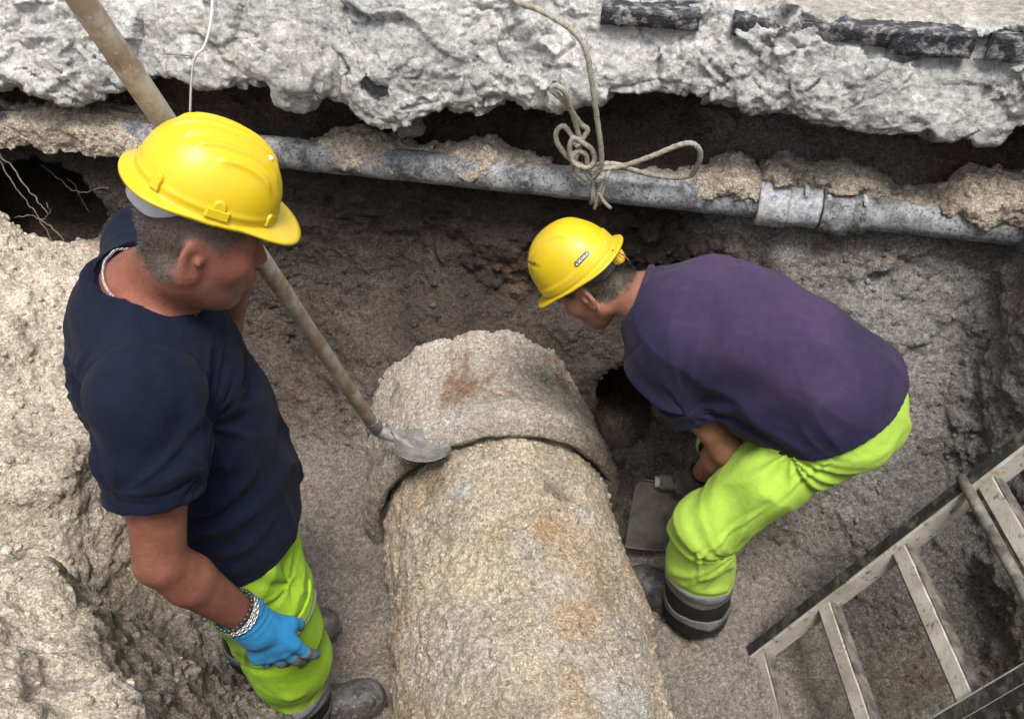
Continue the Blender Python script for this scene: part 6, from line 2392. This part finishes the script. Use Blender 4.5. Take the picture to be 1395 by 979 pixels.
build_rope()
P = catmull(rp([(290, -20, 0.0), (287, 30, -0.075), (278, 64, -0.105), (266, 78, -0.115), (261, 110, -0.112), (259, 156, -0.11)]), 8)
v, f = tube(P, 0.0034, 7)
tag(mesh_obj('string', v, f, m_simple('white_string', (0.55, 0.54, 0.52), 0.8, 0.2, 0.15, 120, 0.001, 600)), 'thin white string hanging off the broken pavement edge above the standing worker', 'string')
P = catmull([at_n(223, 73, -0.115), at_n(240, 74, -0.125), at_n(262, 76, -0.12)], 6)
v, f = tube(P, 0.0028, 7)
tag(mesh_obj('wire_end', v, f, M_STEEL), 'short bent steel wire sticking out of the broken concrete by the string', 'wire')

# ================================================================== ROOTS
M_ROOT = m_simple('pale_root', (0.15, 0.125, 0.10), 0.85, 0.2, 0.3, 60, 0.002, 300)


def wiggle(P, amp, seed):
    P = np.array(P)
    o = np.stack([vnoise(P, 45, seed + k) for k in range(3)], 1) + 0.5 * np.stack([vnoise(P, 110, seed + 5 + k) for k in range(3)], 1)
    return P + o * amp


def build_roots():
    R1_ = empty('root', at_n(50, 280, -0.2), 'pale branching roots dangling in front of the dark hole', 'root')
    for nm, pts, r in (('main_root', [(-12, 190, -0.02), (5, 215, -0.06), (28, 245, -0.08), (48, 268, -0.09), (66, 292, -0.10)], 0.0032),
                       ('side_root', [(-10, 205, -0.02), (14, 242, -0.05), (38, 278, -0.07), (56, 300, -0.09), (74, 335, -0.12)], 0.0026),
                       ('side_root', [(56, 298, -0.09), (72, 310, -0.10), (84, 326, -0.12), (95, 336, -0.14)], 0.0026),
                       ('side_root', [(20, 296, -0.09), (40, 294, -0.08), (58, 298, -0.09), (66, 290, -0.09), (64, 276, -0.08)], 0.0020)):
        v, f = tube(wiggle(catmull(rp(pts), 8), 0.006, len(pts)), np.linspace(r, r * 0.6, (len(pts) - 1) * 8 + 1), 7)
        mesh_obj(nm, v, f, M_ROOT, R1_)
    R2_ = empty('root', at_n(110, 255, 0.05), 'thin forked root deep inside the dark hole', 'root')
    for pts, r in (([(55, 225, 0.10), (70, 236, 0.06), (86, 250, 0.03), (98, 258, 0.02), (116, 262, 0.0), (132, 258, -0.01), (146, 256, -0.02)], 0.0022), ([(92, 240, 0.06), (104, 258, 0.02), (114, 276, 0.02), (122, 290, 0.03)], 0.0014)):
        v, f = tube(wiggle(catmull(rp(pts), 8), 0.006, 40 + len(pts)), r, 6)
        mesh_obj('root_branch', v, f, M_ROOT, R2_)
    P = [at_n(352, 432, -0.02), at_n(356, 452, -0.04), at_n(366, 468, -0.06), at_n(376, 480, -0.075), at_n(382, 490, -0.09)]
    v, f = tube(wiggle(catmull(np.array(P), 8), 0.006, 77), 0.0062, 8)
    tag(mesh_obj('root', v, f, M_ROOT), 'short crooked root on the far soil wall beside the shovel handle', 'root')


build_roots()

# ================================================================== STONES, CHUNKS, CRUMBS
def rock(name, px, py, n=None, z=None, size=(0.05, 0.05, 0.05), seed=1, col=(0.4, 0.39, 0.38), label='', cat='stone', mat=None, rough=0.24, sub=5, sink=0.0, axes=None, group=None):
    c = at_n(px, py, n) if n is not None else at_z(px, py, z)
    c = c - UP * sink
    v, f = lump(c, size, seed, sub, rough, axes)
    cc = np.array(col) * (1 + 0.14 * fbm(v, 14, 3, seed))[:, None]
    o = mesh_obj(name, v, f, mat or M_CONC, None, np.clip(cc, 0.01, 0.9))
    return tag(o, label, cat, group)


WAX = np.array([WU, WN, UP])
rock('concrete_chunk', 405, 92, n=-0.205, size=(0.090, 0.075, 0.100), seed=611, col=(0.50, 0.485, 0.46), label='cracked-off concrete chunk clinging to the pavement edge between shovel and rope', cat='concrete chunk', axes=WAX, rough=0.34)
rock('concrete_chunk', 560, 172, n=0.02, size=(0.045, 0.04, 0.03), seed=612, col=(0.25, 0.24, 0.22), label='small dark concrete lump under the overhang above the ragged sand heap', cat='concrete chunk', axes=WAX)
_q = at_z(843, 622, 0.0)
rock('stone', 843, 622, z=floor_z(*at_z(843, 622, floor_z(_q[0], _q[1]))[:2]) + 0.012, size=(0.026, 0.026, 0.022), seed=613, col=(0.17, 0.16, 0.15), label='rounded grey stone on the soil beside the sewer pipe joint', mat=M_SOIL)
rock('soil_clod', 1080, 722, z=0.10, size=(0.075, 0.05, 0.03), seed=615, col=(0.25, 0.195, 0.15), label='flat brown clod behind the bending worker\'s knee', cat='clod', mat=M_SOIL, rough=0.3)
# fine wire loop on the soil behind the bent knee
P = catmull([at_z(a, b, c_) for a, b, c_ in ((1042, 724, 0.12), (1058, 720, 0.14), (1080, 721, 0.15), (1096, 726, 0.14), (1102, 734, 0.13))], 8)
v, f = tube(P, 0.0012, 6)
tag(mesh_obj('wire', v, f, M_STEEL), 'fine bent wire lying on the soil behind the bending worker', 'wire')


def scatter():
    """crumbs of soil and gravel lying on the floor, ledges, pipe and banks"""
    r = np.random.RandomState(5)
    tri = SOIL_V[SOIL_Q]
    cen = tri.mean(1)
    n = np.cross(tri[:, 2] - tri[:, 0], tri[:, 3] - tri[:, 1])
    ar = np.linalg.norm(n, axis=1)
    nz = n[:, 2] / np.maximum(ar, 1e-12)
    sx, nn = sn(cen)
    dens = 0.30 + 0.70 * sstep(0.2, 0.8, nz)
    dens *= (np.abs(cen[:, 0]) < 1.9) & (cen[:, 1] > 0.5) & (cen[:, 2] < 1.4) & (nz > -0.1)
    dens *= 0.25 + 1.5 * sstep(-0.1, 0.6, fbm(cen, 4, 3, 700)) + 0.9 * sstep(0.4, 0.7, cen[:, 2]) * (cen[:, 0] < -0.6)
    p = ar * dens
    p /= p.sum()
    cnt = 9000
    idx = r.choice(len(cen), cnt, p=p)
    V0, F0 = ICO[1]
    vs_, fs_, cs_ = [], [], []
    size = 0.0022 + 0.0095 * r.rand(cnt) ** 5
    for i, k in enumerate(idx):
        w = V0 * (1 + 0.35 * (r.rand(len(V0), 1) - 0.5)) * (size[i] * (0.7 + 0.6 * r.rand(3)))
        vs_.append(w + cen[k] + n[k] / ar[k] * size[i] * 0.25)
        fs_.append(F0 + i * len(V0))
        b = SOIL_C[SOIL_Q[k, 0]]
        cs_.append(np.tile(np.clip(b * (0.75 + 0.65 * r.rand()) + 0.03 * (r.rand() - 0.3), 0.02, 0.8), (len(V0), 1)))
    pv, pq = BARREL
    pc = pv[pq].mean(1)
    pn = np.cross(pv[pq[:, 2]] - pv[pq[:, 0]], pv[pq[:, 3]] - pv[pq[:, 1]])
    pn /= np.maximum(np.linalg.norm(pn, axis=1), 1e-12)[:, None]
    pn *= np.sign(pn[:, 2] + 1e-9)[:, None]
    w = (pn[:, 2] > 0.35) * (pc[:, 1] > 0.6) * (0.15 + 1.3 * sstep(0.0, 0.6, fbm(pc, 7, 3, 710)))
    for j, k in enumerate(r.choice(len(pc), 2000, p=w / w.sum())):
        sz = 0.002 + 0.007 * r.rand() ** 4
        q_ = V0 * (1 + 0.35 * (r.rand(len(V0), 1) - 0.5)) * (sz * (0.7 + 0.6 * r.rand(3)))
        vs_.append(q_ + pc[k] + pn[k] * sz * 0.25)
        fs_.append(F0 + (cnt + j) * len(V0))
        cs_.append(np.tile(BARREL_C[pq[k, 0]] * (0.7 + 0.6 * r.rand()), (len(V0), 1)))
    o = mesh_obj('gravel', np.concatenate(vs_), np.concatenate(fs_), M_SOIL, None, np.concatenate(cs_), smooth=False)
    tag(o, 'loose crumbs of sand and gravel scattered over the trench soil', kind='stuff')


scatter()
